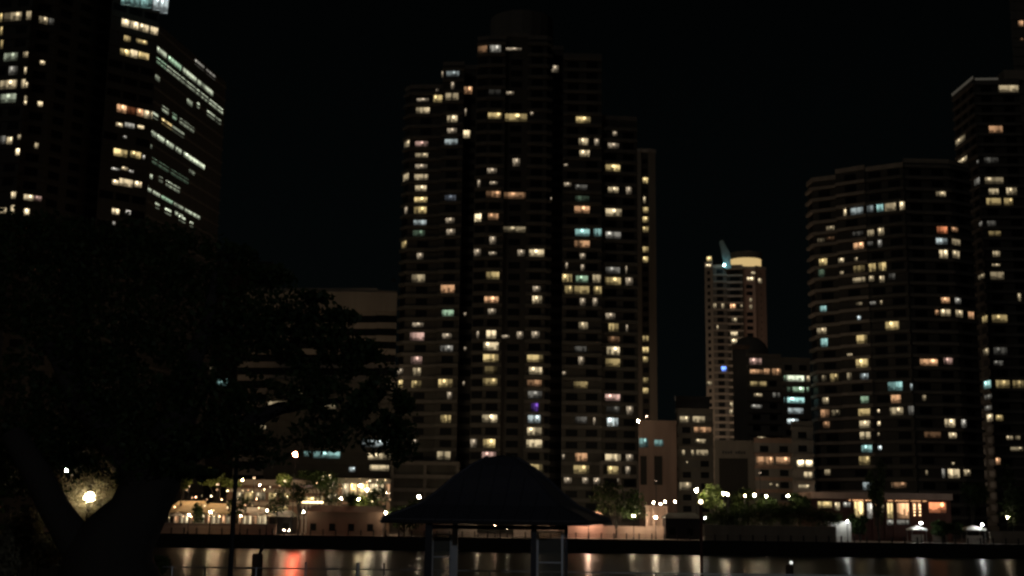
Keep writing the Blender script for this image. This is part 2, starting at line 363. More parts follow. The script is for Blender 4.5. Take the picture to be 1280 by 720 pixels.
ct, ctB, cth = tower('apartment_tower', 'tallest apartment tower mid skyline, stepped top, scattered lit windows, above the pavilion roof', 'tower',
  [([(496,500,304),(503,500,301.5),(544,500,301)], 112, MS), ([(544,500,299.5),(572,500,299)], 82, MS), ([(572,500,302.5),(589,500,302.5)], 86, None), ([(589,500,297),(603,500,296),(626,500,296)], 50, MS), ([(626,500,297.5),(655,500,297.5)], 46, None),
   ([(655,500,296),(680,500,296),(686,500,297)], 50, MS), ([(686,500,302),(702,500,302)], 62, None), ([(702,500,298.3),(752,500,298.6)], 72, MS), ([(752,500,301),(798,500,302)], 150, MS)], CT, 3.0, (M['facade_brown'], M['concrete_dark']), slab=(.6, .8), dark=(2.8, 4.4, 1.6), seed=3)
m = MB(); a = at(649, 300, 306)
dr = [(a.x+8.2*math.cos(t), 308+8*math.sin(t)) for t in [2*PI*k/20 for k in range(20)]]
zt0 = zat(640, 50, 300); m.prism(dr, zt0-1, zat(648, 27, 308)); m.build('plant_room', M['concrete_dark'], ct)
# pale ground floors of the tower with an open frame
for x0, x1, Y in ((490, 572, 292), (752, 798, 295)):
    m = MB()
    xa, xb = at(x0, 600, Y).x, at(x1, 600, Y).x; zt_ = zat(x0, 578, Y)
    n = max(2, int((xb-xa)/7))
    for k in range(n+1):
        x = xa+(xb-xa)*k/n; m.box(x-.35, x+.35, Y-.3, Y+.4, 2.6, zt_)
    for k in range(4):
        z = zt_ - k*3.1; m.box(xa-.35, xb+.35, Y-.5, Y-.31, z-.5, z+.35)
    m.box(xa-.35, xb+.35, Y+.41, Y+.9, 2.6, 5.6)
    m.build('podium_frame', M['concrete_mid'], ct)
m = MB(); m.box(at(490,600,296).x, at(575,600,296).x, 293.2, 301, 2.6, zat(500, 579, 293)); m.build('podium_wall', M['facade_brown'], ct); m = MB(); m.box(at(754,600,296).x, at(797,600,296).x, 296, 301.4, 2.6, zat(770, 612, 296)); m.build('podium_wall', M['facade_brown'], ct)

# slim concrete tower behind
SW = [(803.5, y-4, 810.5, y+3, 'y', p*1.7) for y, p in ((226,.3),(263,.3),(275,.3),(287.5,.2),(312.5,.3),(325,.3),(423,.2),(438,.4),(450,.2),(476,.2),(489,.3))] + [(804,246,807,254,'w',.4)]
tower('stair_tower', 'slim pale concrete tower with one column of small lit windows, right of the tallest tower', 'tower',
  [([(796,400,382),(802.5,400,380.5)], 190, None, M['concrete'], (1,9,0)), ([(802.5,400,381.5),(811.5,400,381.5)], 190, None, M['facade_brown'], (1.6,2.2,1.5)), ([(811.5,400,380.5),(821,400,382)], 190, None, M['concrete'], (1,9,0))], SW, 3.0, (M['concrete_pale'], M['concrete_pale']), slabs=False, depth=14, dark=(1.5, 1.9, 1.5), fit=(-.06, .06))

# mid-left building with bare concrete bands
tower('office_block', 'low brown concrete office block with dark ribbon windows left of the tallest tower', 'building',
  [([(300,420,312),(470,420,310)], 365), ([(470,420,309),(495,420,309.5)], 368)],
  [(490,348,494,352,'d',0.0)], 3.35, (M['glass'], M['concrete']), slab=(.5, 1.5), depth=20, dark_on=False)
m = MB(); 
for x0, x1, Y in ((300,470,309.3),(470,495,308.6)): m.box(at(x0,420,Y).x, at(x1,420,Y).x, Y-.3, Y+.2, zat(440,389,Y), zat(440,367,Y)+.4)
o = m.build('upper_wall', M['concrete'], bpy.data.objects['office_block'])

# left office towers
P0 = (at(190, 150, 300).x, 300.)
PL = (P0[0]-9.5, P0[1]-8.0); PR = (P0[0]+.177*43, P0[1]+43)
def px_of(p, z):
    v = Vector((p[0], p[1], z)) - CAM; d = v.dot(_f); return 640+F*v.dot(_r)/d, 360-F*v.dot(_u)/d
OB = [(152,24,162,38,'w',0.72),(163,25,173,39,'w',0.80),(174,27,186,41,'w',0.65),(188,32,198,44,'w',0.58),
(155,45,163,52,'y',0.58),(170,50,184,55,'y',0.43),(150,62,162,70,'y',0.65),(163,62,172,72,'w',0.72),(173,66,186,74,'y',0.58),
(146,131,158,143,'o',0.72),(159,133,170,142,'r',0.17),(171,135,179,144,'o',0.65),(180,136,188,148,'w',0.58),(189,142,197,153,'w',0.51),
(145,154,153,159,'w',0.72),(156,154,168,160,'d',0.43),(172,157,180,161,'w',0.72),(142,187,159,196,'y',0.87),(163,189,176,197,'y',0.58),(178,194,181,199,'d',0.43),
(139,211,150,214,'d',0.43),(152,209,160,213,'w',0.51),(161,213,167,216,'d',0.36),(140,225,148,231,'w',0.80),(149,224,166,233,'w',0.72),(168,227,177,234,'w',0.80),(140,261,149,268,'w',0.87),(157,263,163,268,'d',0.72),(141,275,144,279,'d',0.58),(154,170,158,173,'d',0.36)]
# the receding side: rows given by (px at start, py at start, px end, colour, power)
SROWS = [((239,73),[(239,251,'d',.22),(254,266,'d',.2)]),((186,53),[(187,203,'e',.3),(205,222,'g',.35),(224,242,'e',.4),(244,264,'e',.33)]),((186,67),[(187,203,'g',.4),(204,222,'e',.4),(223,242,'e',.42),(243,258,'e',.4),(260,278,'e',.5)]),
 ((245,130),[(245,248,'e',.5),(258,268,'e',.35),(270,276,'e',.25)]),((201,134),[(201,210,'e',.4),(215,220,'g',.4),(224,243,'e',.3)]),((182,137),[(182,197,'e',.4),(202,215,'y',.42),(216,231,'e',.2)]),
 ((182,161),[(183,197,'e',.25),(198,207,'e',.4),(209,219,'e',.35),(222,229,'e',.3),(232,259,'e',.45)]),((186,90),[(190,196,'e',.15),(232,239,'e',.2)]),((182,178),[(186,192,'e',.2),(240,247,'e',.2)]),((193,202),[(193,215,'g',.14),(217,240,'g',.12)]),((181,247),[(184,190,'e',.25),(226,236,'e',.25)]),((182,216),[(182,189,'e',.35),(192,195,'e',.45)]),((203,226),[(203,208,'e',.2),(212,230,'e',.35)]),
 ((181,233),[(182,195,'e',.45),(197,206,'e',.5),(208,222,'g',.4),(224,236,'e',.3),(238,257,'e',.5)]),((201,260),[(201,206,'e',.3),(213,221,'e',.5),(231,239,'e',.4),(245,249,'e',.3)])]
def sidewin():
    out = []
    for (ax, ay), segs in SROWS:
        z = seg_hit(P0, PR, ax, ay)[1]
        for x0, x1, c, p in segs: out.append((seg_hit(P0, PR, x0, 150)[0], z, seg_hit(P0, PR, x1, 150)[0], c, p))
    return out
tb, tbB, tbh = tower('office_tower', 'dark glass office tower at upper left with angled side and long lit ribbon windows', 'tower',
  [([(0,0,0)]*2, 0)] if False else [([(px_of(PL,60)[0], px_of(PL,60)[1], PL[1]), (px_of(P0,60)[0], px_of(P0,60)[1], P0[1])], -60)], OB, 3.6, (M['facade_brown'], M['facade_brown']), slab=(.3,1.6), dark=(3.4,3.6,1.8), depth=14, fit=(-.08,.08))
zt_b = zat(240, 66, P0[1]+20)
m = MB(); m.prism([(P0[0]+.02,P0[1]+.02),(PR[0],PR[1]),(PR[0]-12,PR[1]+8),(P0[0]-12,P0[1]+20)], 2.6, zt_b); m.build('side_wing_wall', M['facade_brown'], tb)
for s, z, s1, c, p in sidewin():
    m = MB(); hh = 1.45; s0_, s1_ = max(.1, s), min(42.8, max(s1, s+1))
    if s1_ <= s0_: continue
    nn = (-.177, 1); 
    ex, ey = (PR[0]-P0[0])/43.67, (PR[1]-P0[1])/43.67; nx, ny = ey, -ex
    A = (P0[0]+ex*s0_+nx*.06, P0[1]+ey*s0_+ny*.06); Bp = (P0[0]+ex*s1_+nx*.06, P0[1]+ey*s1_+ny*.06)
    zz = tbB[0][1] and z
    m.face([(A[0],A[1],zz-hh/2),(Bp[0],Bp[1],zz-hh/2),(Bp[0],Bp[1],zz+hh/2),(A[0],A[1],zz+hh/2)], [(0,0),(3,0),(3,1),(0,1)])
    o = m.build('window', M['lit'], tb); o.color = (*PAL[c], PW(p)*1.8)
m = MB(); z = 8.0
while z < zt_b:
    m.prism([(P0[0]+.02,P0[1]+.02),(PR[0],PR[1]),(PR[0]+.3,PR[1]-.05),(P0[0]+.32,P0[1]-.05)], z, z+.5); z += tbh
m.build('spandrel', M['concrete_dark'], tb)
# glazed crown of that tower, teal-lit
for i,(x0,y0,x1,y1,c,p) in enumerate(((152,0,162,6,'t',.45),(163,0,175,7,'t',.4),(176,0,188,8,'t',.5),(190,0,198,10,'c',.6),(199,0,207,13,'c',.7))):
    Yc = 297
    a_, b_ = at(x0, y0-7, Yc-9), at(x1, y1, Yc-9)
    m = MB(); m.box(a_.x, b_.x, Yc-9+i*.4, Yc-8.8+i*.4, b_.z, a_.z)
    for q in range(len(m.f)): pass
    m.uv = [(0,0),(1,0),(1,1),(0,1)]*6
    o = m.build('crown_window', M['lit'], tb); o.color = (*PAL[c], p)

TA = [(0,10,3,30,'y',.5),(0,34,3,50,'y',.4),(0,55,3,72,'y',.3),(5,14,27,28,'w',0.30),(33,13,41,28,'w',0.38),(49,17,60,26,'w',0.38),(61,18,68,26,'d',0.18),(5,66,22,76,'e',0.22),(11,83,22,95,'d',0.22),(0,99,21,114,'w',0.45),(0,117,20,131,'e',0.27),(29,63,37,70,'w',0.38),(30,88,35,97,'w',0.52),(30,97,35,104,'w',0.60),(26,104,34,115,'w',0.60),(28,117,34,128,'w',0.38),(27,128,33,133,'w',0.90),(47,127,53,133,'w',0.75),(50,76,56,81,'w',0.60),
(8,175,15,184,'w',0.52),(20,179,29,187,'w',1.20),(22,168,28,174,'w',0.38),(43,180,48,187,'w',0.60),(0,170,7,180,'d',0.22),(14,240,22,248,'w',0.68),(30,241,42,248,'w',0.60),(42,245,55,251,'p',0.30),(0,260,8,267,'w',0.60),(13,259,20,272,'w',0.60),(30,260,37,269,'w',0.83)]
tower('dark_office_tower', 'dark office tower cut by the left edge, a few bright glass bays', 'tower',
  [([(-60,150,286),(28,150,282)], -60), ([(28,150,284),(60,150,287),(132,150,300)], -60)], TA, 3.6, (M['facade_brown'], M['facade_brown']), slab=(.3,1.1), dark=(3.0,4.2,1.8), fit=(-.05,.05))

# right-hand round apartment building
R1 = [(1055,262,1058,271,'w',.6),(1063,260,1079,269,'c',.3),(1084,257,1092,265.5,'c',.28),(1096,255.5,1104,264.5,'t',.5),(1106,254,1120,264,'w',.3),(1125,252,1136,263,'w',.7),(1033,284,1043,290,'w',.2),(1022,300,1031,306,'w',.15),(1033,296,1043,301,'o',.08),
(1066,289.5,1079,295,'d',.1),(1084.5,287.5,1092.5,295.5,'w',.3),(1097.5,285,1105,294.5,'w',.4),(1067,304,1079.5,312.5,'o',.5),(1084,302,1091,307.5,'d',.12),(1097,300,1102.5,309,'d',.25),(1024,325,1034,334,'y',.45),(1048,324,1055,330,'w',.55),
(1068,322,1072,327,'w',.3),(1067,332,1081,340.5,'y',.25),(1086,329,1094.5,339,'y',.45),(1098,327,1107.5,337.5,'y',.55),(1023,340,1031,350,'g',.15),(1050,341,1054.5,345,'w',.4),(1066,347,1082,353,'w',.35),(1086,345,1093,352,'w',.3),
(1099.5,345,1105.5,353,'w',.4),(1111,342,1119,349.5,'d',.15),(1170,239,1182,245,'w',.35),(1171,280.5,1184,289,'r',.6),(1187,280.5,1197.5,286,'o',.3),(1170,297,1184,304.5,'c',.5),(1187.5,297,1200,304.5,'w',.28),(1174,311,1184.5,321,'w',.55),
(1189,311,1199,320,'w',.33),(1176,371,1187,378,'o',.5),(1192,371,1201,378,'d',.35),(1169,387.5,1174,394,'o',.35),(1176,387,1188,395,'w',.45),(1192,387,1203,395.5,'w',.4),(1210,387,1217,395.5,'o',.5),(1025,383,1033,390.5,'t',.45),
(1070,378,1078,382,'w',.2),(1087.5,377,1095,381,'d',.25),(1100,375.5,1103,381,'w',.3),(1072,396,1076,401,'c',.5),(1021,410,1033,418,'w',.35),(1107,402.5,1124,413,'y',.5),(1071,419,1084,430.5,'y',.55),(1026,425.5,1034.5,436,'t',.5),
(1059,442,1065.5,445,'w',.4),(1070,449,1085.5,460,'y',.55),(1150,449,1172,457,'o',.5),(1179.5,447.5,1190.5,455.5,'p',.35),(1027.5,469,1033,477,'w',.15),(1038,467.5,1048,477.5,'y',.3),(1059,466,1064.5,475,'w',.3),(1075,467,1085.5,474.5,'c',.3),
(1110,478,1128,489,'t',.45),(1138,480,1142.5,488,'c',.3),(1114,494,1126,504,'o',.5),(1076,495.5,1086,504,'g',.35),(1028,497,1036,505,'w',.35),(1153,494,1158,501,'w',.2),(1026,512,1037,522,'o',.45),(1039.5,512.5,1050,520,'w',.15),
(1073,511,1087.5,520,'y',.45),(1096.5,512,1099.5,516,'w',.7),(1112,509.5,1129,519,'w',.35),(1135,509,1144.5,520,'d',.2),(1029,527,1037,535,'o',.25),(1074.5,526,1088,535,'w',.45),(1097,527,1100.5,532.5,'w',.7),(1181,524,1194,534,'w',.55),
(1197,524,1208,534,'d',.35),(1155.5,540,1176,547.5,'o',.12),(1186,541,1195.5,548,'w',.45),(1075,540,1088,549,'w',.45),(1097,541,1099.5,545,'w',.3),(1077,556.5,1090,565.5,'t',.5),(1097.5,557.5,1102,562.5,'c',.7),(1074,570.5,1088,583.5,'y',.25),
(1031,587,1038,594,'w',.3),(1078.5,603,1091,612.5,'c',.3),(1114,603,1133,610,'o',.2),(1177.5,586,1181,598,'d',.3),(1185,586,1199.5,598,'w',.6),(1201,587,1213,595,'w',.35),(1157,588,1159.5,594,'w',.3),(1190,578,1193,581,'w',.5)]
r1, r1B, r1h = tower('round_apartment_block', 'broad curved apartment block with pale balcony bands, behind the restaurant at right', 'building',
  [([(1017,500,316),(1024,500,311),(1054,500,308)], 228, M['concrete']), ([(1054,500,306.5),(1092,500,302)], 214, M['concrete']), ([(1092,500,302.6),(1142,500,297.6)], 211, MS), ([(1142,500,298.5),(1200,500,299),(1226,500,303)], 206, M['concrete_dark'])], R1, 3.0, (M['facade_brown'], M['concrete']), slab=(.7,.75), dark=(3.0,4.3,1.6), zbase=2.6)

R2 = [(1248,106,1273,115,'w',.35),(1236,152,1253,164,'o',.4),(1194,172,1207,180,'w',.25),(1197,198,1209,205,'w',.35),(1221,200,1226,205,'d',.15),(1230,197,1248,204,'d',.12),(1218,224,1226,234,'d',.25),(1231,218,1254,226,'w',.25),
(1236,236,1248,243,'w',.35),(1258,234,1271,244,'w',.35),(1233,247,1251,255.5,'y',.35),(1255,246,1266,256,'y',.35),(1224,277,1229,283,'d',.2),(1234,277,1245,284,'d',.15),(1236,289,1251,295,'y',.22),(1241,314,1250,321,'w',.5),(1240,330,1250,333,'w',.3),
(1223,343,1231,349,'w',.2),(1238,339,1255,349,'w',.28),(1272,366,1276,376,'w',.3),(1228,395,1235,404,'y',.4),(1240,393,1259,403,'y',.3),(1229,436,1236,445,'w',.25),(1242,434,1259,444,'d',.08),(1242,451,1254,457,'d',.15),(1230,477,1240,487,'t',.55),
(1245,475,1262,485.5,'y',.25),(1266,476,1280,485.5,'y',.18),(1231,495,1240,501,'d',.12),(1231,508,1240,514,'d',.15),(1234,521,1242,530,'w',.6),(1245,519,1254,526,'y',.35),(1258,545,1266,550,'w',.3),(1269,545,1275,550,'w',.25),(1263,558,1279,563,'w',.25),(1242,570,1250,578,'o',.5)]
r2, r2B, _h = tower('chamfered_tower', 'dark apartment tower with a chamfered top rising behind the curved block at the right edge', 'tower',
  [([(1201,300,350),(1229,300,335)], 112), ([(1229,300,335.5),(1286,300,335)], 103)], R2, 3.0, (M['facade_brown'], M['concrete_dark']), slab=(.5,.8), dark=(3,4.4,1.6))
m = MB(); m.box(at(1250,100,340).x, at(1277,100,340).x, 337, 345, zat(1260,104,340), zat(1260,92,340)); m.build('plant_room', M['concrete'], r2)
m = MB(); pl = r2B[0][0]; zt = r2B[0][1]
m.prism(offset_line(pl, .5)+offset_line(pl, .27)[::-1], zt+.6, zt+1.3); pl = [(q[0],q[1]) for q in r2B[1][0]]; m.prism([(pl[0][0],pl[0][1]-.5),(at(1247,100,335).x,pl[1][1]-.5),(at(1247,100,335).x,pl[1][1]-.3),(pl[0][0],pl[0][1]-.3)], r2B[1][1]+.5, r2B[1][1]+1.1)
m.build('roof_edge_light', emit('roof_edge_glow', (1,.9,.7), .045), r2)
tower('edge_tower', 'nearly hidden dark tower at the extreme right edge with one orange light near its top', 'tower',
  [([(1268,100,362),(1330,100,362)], -50)], [(1273,28,1279,35,'o',.6),(1275,48,1279,51,'o',.15)], 3.0, (M['concrete_dark'], M['concrete_dark']), slab=(.3,.8), dark_on=False)

# distant tower with lit crown
D = [(883.5,319,889.5,326,'y',.7),(882,330,888.5,334,'w',.8),(939,340,944,343,'w',.4),(934,346.5,942.5,350.5,'w',.75),(948,349,952,355,'w',.5),(891,381,895,387,'w',.5),(902,381,905.5,388,'w',.5),(913,381,919.5,387,'o',.7),(925.5,381,928,384,'w',.4),
(937,373,940,377.5,'w',.35),(937,381,940.5,388,'w',.35),(915,397.5,921,403,'w',.35),(896,407,898,411.5,'w',.5),(913.5,414.5,922,419.5,'w',.6),(914,424,921,429,'w',.7),(915,441,921,447,'w',.5),(902,461,908,470,'b',1.6),(883,477,890,482,'w',.25),(912.5,498,916,506,'w',.35),(907.5,511,916,519,'w',.35)]
dt, dB, dh = tower('crowned_tower', 'far slender pale tower with warm lit round crown and teal fin', 'tower',
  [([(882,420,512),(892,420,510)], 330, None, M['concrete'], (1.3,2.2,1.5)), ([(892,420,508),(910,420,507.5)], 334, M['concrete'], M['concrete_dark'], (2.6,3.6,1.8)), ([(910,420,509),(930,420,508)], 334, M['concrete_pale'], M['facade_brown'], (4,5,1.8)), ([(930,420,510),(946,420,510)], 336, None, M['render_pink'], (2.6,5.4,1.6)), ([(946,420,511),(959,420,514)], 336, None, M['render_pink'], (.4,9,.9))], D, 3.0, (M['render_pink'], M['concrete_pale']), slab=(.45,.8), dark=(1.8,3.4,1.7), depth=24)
cx = at(932, 330, 522).x
ring = lambda R_, n=24: [(cx+R_*math.cos(2*PI*k/n), 522+R_*math.sin(2*PI*k/n)*.9) for k in range(n)]
zz = lambda y: zat(932, y, 515)
m = MB(); m.prism(ring(7.1), zz(337), zz(333.4)); m.prism(ring(7.0), zz(321), zz(313)); m.build('crown_drum', M['concrete'], dt)
m = MB(); m.prism(ring(6.6), zz(333.3), zz(321.1)); m.build('crown_light_band', emit('crown_light', (1,.70,.30), .62), dt)
m = MB(); a = at(907,335,505); 
m.v = []; pts = [at(899,302,505), at(903,300,505), at(912,316,505), at(914,336,505), at(906,336,505)]
m.face([(p.x,504.6,p.z) for p in pts[::-1]]); m.face([(p.x,505.4,p.z) for p in pts])
for i in range(5):
    p, q = pts[i], pts[(i+1)%5]; m.face([(p.x,504.6,p.z),(q.x,504.6,q.z),(q.x,505.4,q.z),(p.x,505.4,p.z)])
m.build('fin', M['teal'], dt)
m = MB(); m.ball((a.x-1, 502.5, zz(339)), .4); m.build('fin_fill_light', emit('fin_fill_glow', (.5,.95,1), 40), dt)  # glowing ball added to brighten the fin and crown

# low-rise blocks between the towers
def block(name, label, x0, x1, ytop, Y, wins, mats, fh=3.0, **k):
    k.setdefault('dark', (2.0, 3.4, 1.4)); k.setdefault('slab', (.5, .8)); k.setdefault('depth', 12)
    return tower(name, label, 'building', [([(x0,570,Y),(x1,570,Y+.6)], ytop)], wins, fh, mats, **k)
MC, MP, MK, MR, MN = M['concrete_mid'], M['concrete_pale'], M['concrete_dark'], M['render_rose'], M['render_brown']
pk = block('brick_block', 'plain pinkish block with two tall recesses and teal windows, right of the tallest tower foot', 798, 846, 531, 290, [(799,547,810,560,'t',.3),(818,550,829,558,'t',.28)], (MR, MR), slabs=False, dark_on=False)[0]
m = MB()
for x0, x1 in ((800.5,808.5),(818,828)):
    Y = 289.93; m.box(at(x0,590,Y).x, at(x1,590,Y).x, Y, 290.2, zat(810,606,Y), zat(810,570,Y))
m.build('recess_shade', M['shade_black'], pk)  # near-black slabs on the wall face; the recess shade is their colour
block('terraced_flats', 'low flats with warm lit balconies between the pink block and the gateway building', 847, 892, 516, 296,
  [(850,520.5,862,528,'w',.35),(866,520.5,881,528,'w',.4),(867.5,534,889,541,'o',.5),(869,549,882,554,'w',.35),(852,562.5,856,569,'w',.5),(864,562.5,867,570,'w',.3),(870.5,562.5,885,569.5,'w',.3),(849,602,864,612,'w',.25),(858,577,860,579,'w',.5)], (MK, MC))
block('rooftop_plant_block', 'unlit flat-roofed block behind the terraced flats', 845, 888, 500, 330, [], (MK, MK), dark_on=False)
block('silhouette_tower', 'black unlit slab tower with domed roof in front of the crowned tower', 918, 940, 436, 330, [], (MK, MN), slabs=False, dark_on=False)
m = MB(); m.lathe((at(938,430,334).x, 335, zat(938,447,332)), [(5,0),(5,2),(4.2,4),(2.4,5.6),(.3,6.2)], 16); m.build('dome', MK, bpy.data.objects['silhouette_tower'], smooth=True)
block('balcony_block', 'mid-height block with orange-lit balconies left of the green-lit offices', 936, 979, 447, 322,
  [(937,448,952,456,'p',.35),(937.5,462,954,467.5,'o',.5),(955,461,962,468,'o',.4),(965,459,977,467.5,'o',.3),(938,477,958,483,'y',.3),(942.5,492,952.5,496,'w',.4),(939,506,952.5,510.5,'d',.25),(966,491,970,497,'d',.2),(972,491,975,497,'d',.2),(947,546,957,550.5,'w',.3)], (MK, MC))  # the topmost pink pane is a glowing stand-in for a lit wall
block('green_lit_offices', 'office block with five rows of green and white lit ribbon windows', 979, 1016, 452, 320,
  [(983,468,1005,477,'e',.8),(1008,468,1012,477,'w',.4),(980,469,982,476,'g',.2),(984,484,990,490.5,'g',.12),(991,484,1005,490.5,'g',.7),(1008,484,1011,490,'g',.25),(984,498,1005.5,505,'t',.7),(985,510,1004,517,'c',.45),(984,523,998,529,'c',.7),(980,498,982,505,'t',.2)], (MK, MC), slab=(.4,1.2))
gw = block('gateway_building', 'pale portal-framed building with a dark opening behind the riverside lamps', 893, 943, 556, 288, [], (MC, MC), slabs=False, dark_on=False)[0]
m = MB(); Y = 287.93; m.box(at(899,590,Y).x, at(935,590,Y).x, Y, 288.4, 2.7, zat(915,573,Y)); m.build('opening', M['shade_black'], gw)  # near-black panel on the wall, shade of the opening put into its colour
m = MB(); 
for k in range(9):
    if k == 4: continue
    xx = at(903+k*3.3, 566, Y).x; m.box(xx, xx+.38, Y-.05, Y+.1, zat(915,567.5,Y), zat(915,563.5,Y)-(.15 if k%3 else 0))
m.build('sign_lettering', M['metal_dark'], gw)
block('lit_terrace_block', 'low building with two wide orange-lit windows behind the riverside trees', 943, 992, 553, 284,
  [(945.5,571,956,582,'o',.5),(957,571,967,582,'o',.42),(970,571,987.5,580,'o',.42),(962,604,965,607,'w',.4),(970,605,973,609,'w',.3)], (MK, MN))
block('bright_lobby_block', 'small block with very bright white windows beside the curved apartments', 990, 1017, 532, 280,
  [(996,575.5,1005,583,'w',1.9),(1007,575.5,1015.5,583,'w',1.7),(1005,590,1015,597.5,'w',.55),(998,606,1013,611,'w',.3)], (MK, MC))
# hidden city behind the big tree
block('hidden_office_block', 'distant office block glimpsed through the fig tree crown left of the brown offices', 150, 330, 330, 360,
  [(178,356,190,364,'w',.4),(194,366,203,374,'w',.6),(204,435,210,440,'w',.4),(240,455,268,466,'w',.3),(270,474,284,482,'t',.3),(236,500,250,508,'w',.2),(296,528,326,534,'w',.6)], (MK, MK), dark_on=False)
block('hillside_flats', 'block of flats glimpsed low at the left edge through the fig tree', -40, 60, 330, 300,
  [(0,480,12,492,'o',.6),(6,500,28,512,'o',.5),(14,516,26,524,'y',.6),(0,460,20,466,'w',.4),(12,446,18,454,'w',.4),(60,400,66,404,'w',.5),(30,320,38,328,'w',.4),(0,300,10,306,'d',.4)], (MK, MK), dark_on=False)
block('low_offices', 'low offices with white lit windows below the brown office block', 330, 492, 480, 300,
  [(335,502,362,510,'w',.3),(388,500,420,512,'w',.55),(370,494,378,500,'w',.5),(392,564,425,572,'t',.45),(380,564,388,570,'t',.3),(452,555,486,566,'c',.4),(460,570,488,578,'w',.5),(462,581,486,588,'w',.55),(436,584,444,590,'c',.4),(300,530,326,534,'w',.4)], (M['facade_brown'], M['facade_brown']), dark_on=False, slab=(.4,1.2))

def city(name, label, x0, x1, yt, Y, n, y0, y1, sd, pal='wwwtcyo'):
    rr = random.Random(sd); ws = []
    while len(ws) < n:
        x, y = rr.uniform(x0+3, x1-14), y0+round(rr.uniform(0, (y1-y0)/14))*14
        if all(abs(x-q[0]) > 13 or abs(y-q[1]) > 4 for q in ws): ws.append((x, y, x+rr.uniform(6,13), y+rr.uniform(6,8.5), rr.choice(pal), rr.uniform(.5,1.1)))
    block(name, label, x0, x1, yt, Y, ws, (MK, MK), dark_on=False)
city('hidden_flats', 'block of flats behind the fig tree crown, seen only as glints through its leaves', 20, 150, 300, 352, 34, 310, 590, 21)
city('hidden_offices', 'offices behind the right half of the fig tree crown, seen only as glints', 332, 424, 478, 308, 22, 482, 580, 22)
city('hidden_apartments', 'apartments behind the middle of the fig tree crown, seen only as glints', 196, 330, 340, 372, 38, 350, 590, 23)
# ------------------------------------------------------------------ ground, river, quay
QY = 242.0
def water_mat():
    m = bpy.data.materials.new('river_water'); m.use_nodes = True; n = m.node_tree.nodes; L = m.node_tree.links; b = n['Principled BSDF']
    b.inputs['Base Color'].default_value = (.008,.012,.010,1); b.inputs['Roughness'].default_value = .30; b.inputs['IOR'].default_value = 1.33
    g = n.new('ShaderNodeNewGeometry'); h = []
    for sc, st in (((.05,.42,1), 1.0), ((.22,.30,1), .4)):
        mp = n.new('ShaderNodeMapping'); mp.inputs['Scale'].default_value = sc; L.new(g.outputs['Position'], mp.inputs[0])
        t = n.new('ShaderNodeTexNoise'); t.inputs['Scale'].default_value = 1; t.inputs['Detail'].default_value = 4; L.new(mp.outputs[0], t.inputs['Vector'])
        bp = n.new('ShaderNodeBump'); bp.inputs['Strength'].default_value = (.9 if st == 1 else .7); bp.inputs['Distance'].default_value = (.22 if st == 1 else .16); L.new(t.outputs[0], bp.inputs['Height'])
        if h: L.new(h[-1].outputs[0], bp.inputs['Normal'])
        h.append(bp)
    tn = n.new('ShaderNodeCombineXYZ'); tn.inputs[1].default_value = 1; L.new(tn.outputs[0], b.inputs['Tangent']); b.inputs['Anisotropic'].default_value = .8
    L.new(h[-1].outputs[0], b.inputs['Normal']); return m
m = MB(); m.face([(-700,27.2,0),(700,27.2,0),(700,QY+.2,0),(-700,QY+.2,0)]); tag(m.build('river', water_mat()), 'dark river with long shimmering light reflections', 'river', kind='structure')
m = MB(); m.box(-700, 700, QY, QY+1.4, -3, 2.45); m.box(-700, 700, QY-.12, QY+1.42, 2.451, 2.62); tag(m.build('quay_wall', M['stone']), 'black stone quay wall along the far bank', 'quay wall', kind='structure')
m = MB(); m.face([(-700,QY+1.3,2.6),(700,QY+1.3,2.6),(700,1000,2.6),(-700,1000,2.6)]); tag(m.build('far_ground', M['paving']), 'paved promenade and city ground on the far bank', 'ground', kind='structure')
m = MB(); m.box(-400, 400, 26.2, 27.2, -3, 5.15); tag(m.build('river_wall', M['stone']), 'near river wall below the railing', 'river wall', kind='structure')
m = MB(); m.face([(-400,-60,5.9),(400,-60,5.9),(400,10,5.9),(-400,10,5.9)]); m.face([(-400,10,5.9),(400,10,5.9),(400,18,5.0),(-400,18,5.0)]); m.face([(-400,18,5.0),(400,18,5.0),(400,26.3,5.0),(-400,26.3,5.0)])
tag(m.build('near_ground', M['grass']), 'dark lawn on the near bank', 'ground', kind='structure')

# quay railing
xa, xb = at(150, 660, QY).x, at(1290, 670, QY).x
rl = thing('quay_railing', ((xa+xb)/2, QY+.6, 2.62), 'dark post-and-rail fence along the top of the far quay wall', 'railing')
n = 72; zq = 2.62
for k in range(n+1):
    x = xa+(xb-xa)*k/n; MB().box(x-.12, x+.12, QY+.5, QY+.7, zq-.0, zq+1.15).build('post', M['metal_dark'], rl)
m = MB()
for z in (.45, .85): m.box(xa, xb, QY+.57, QY+.63, zq+z, zq+z+.04)
m.build('rail', M['metal_dark'], rl)

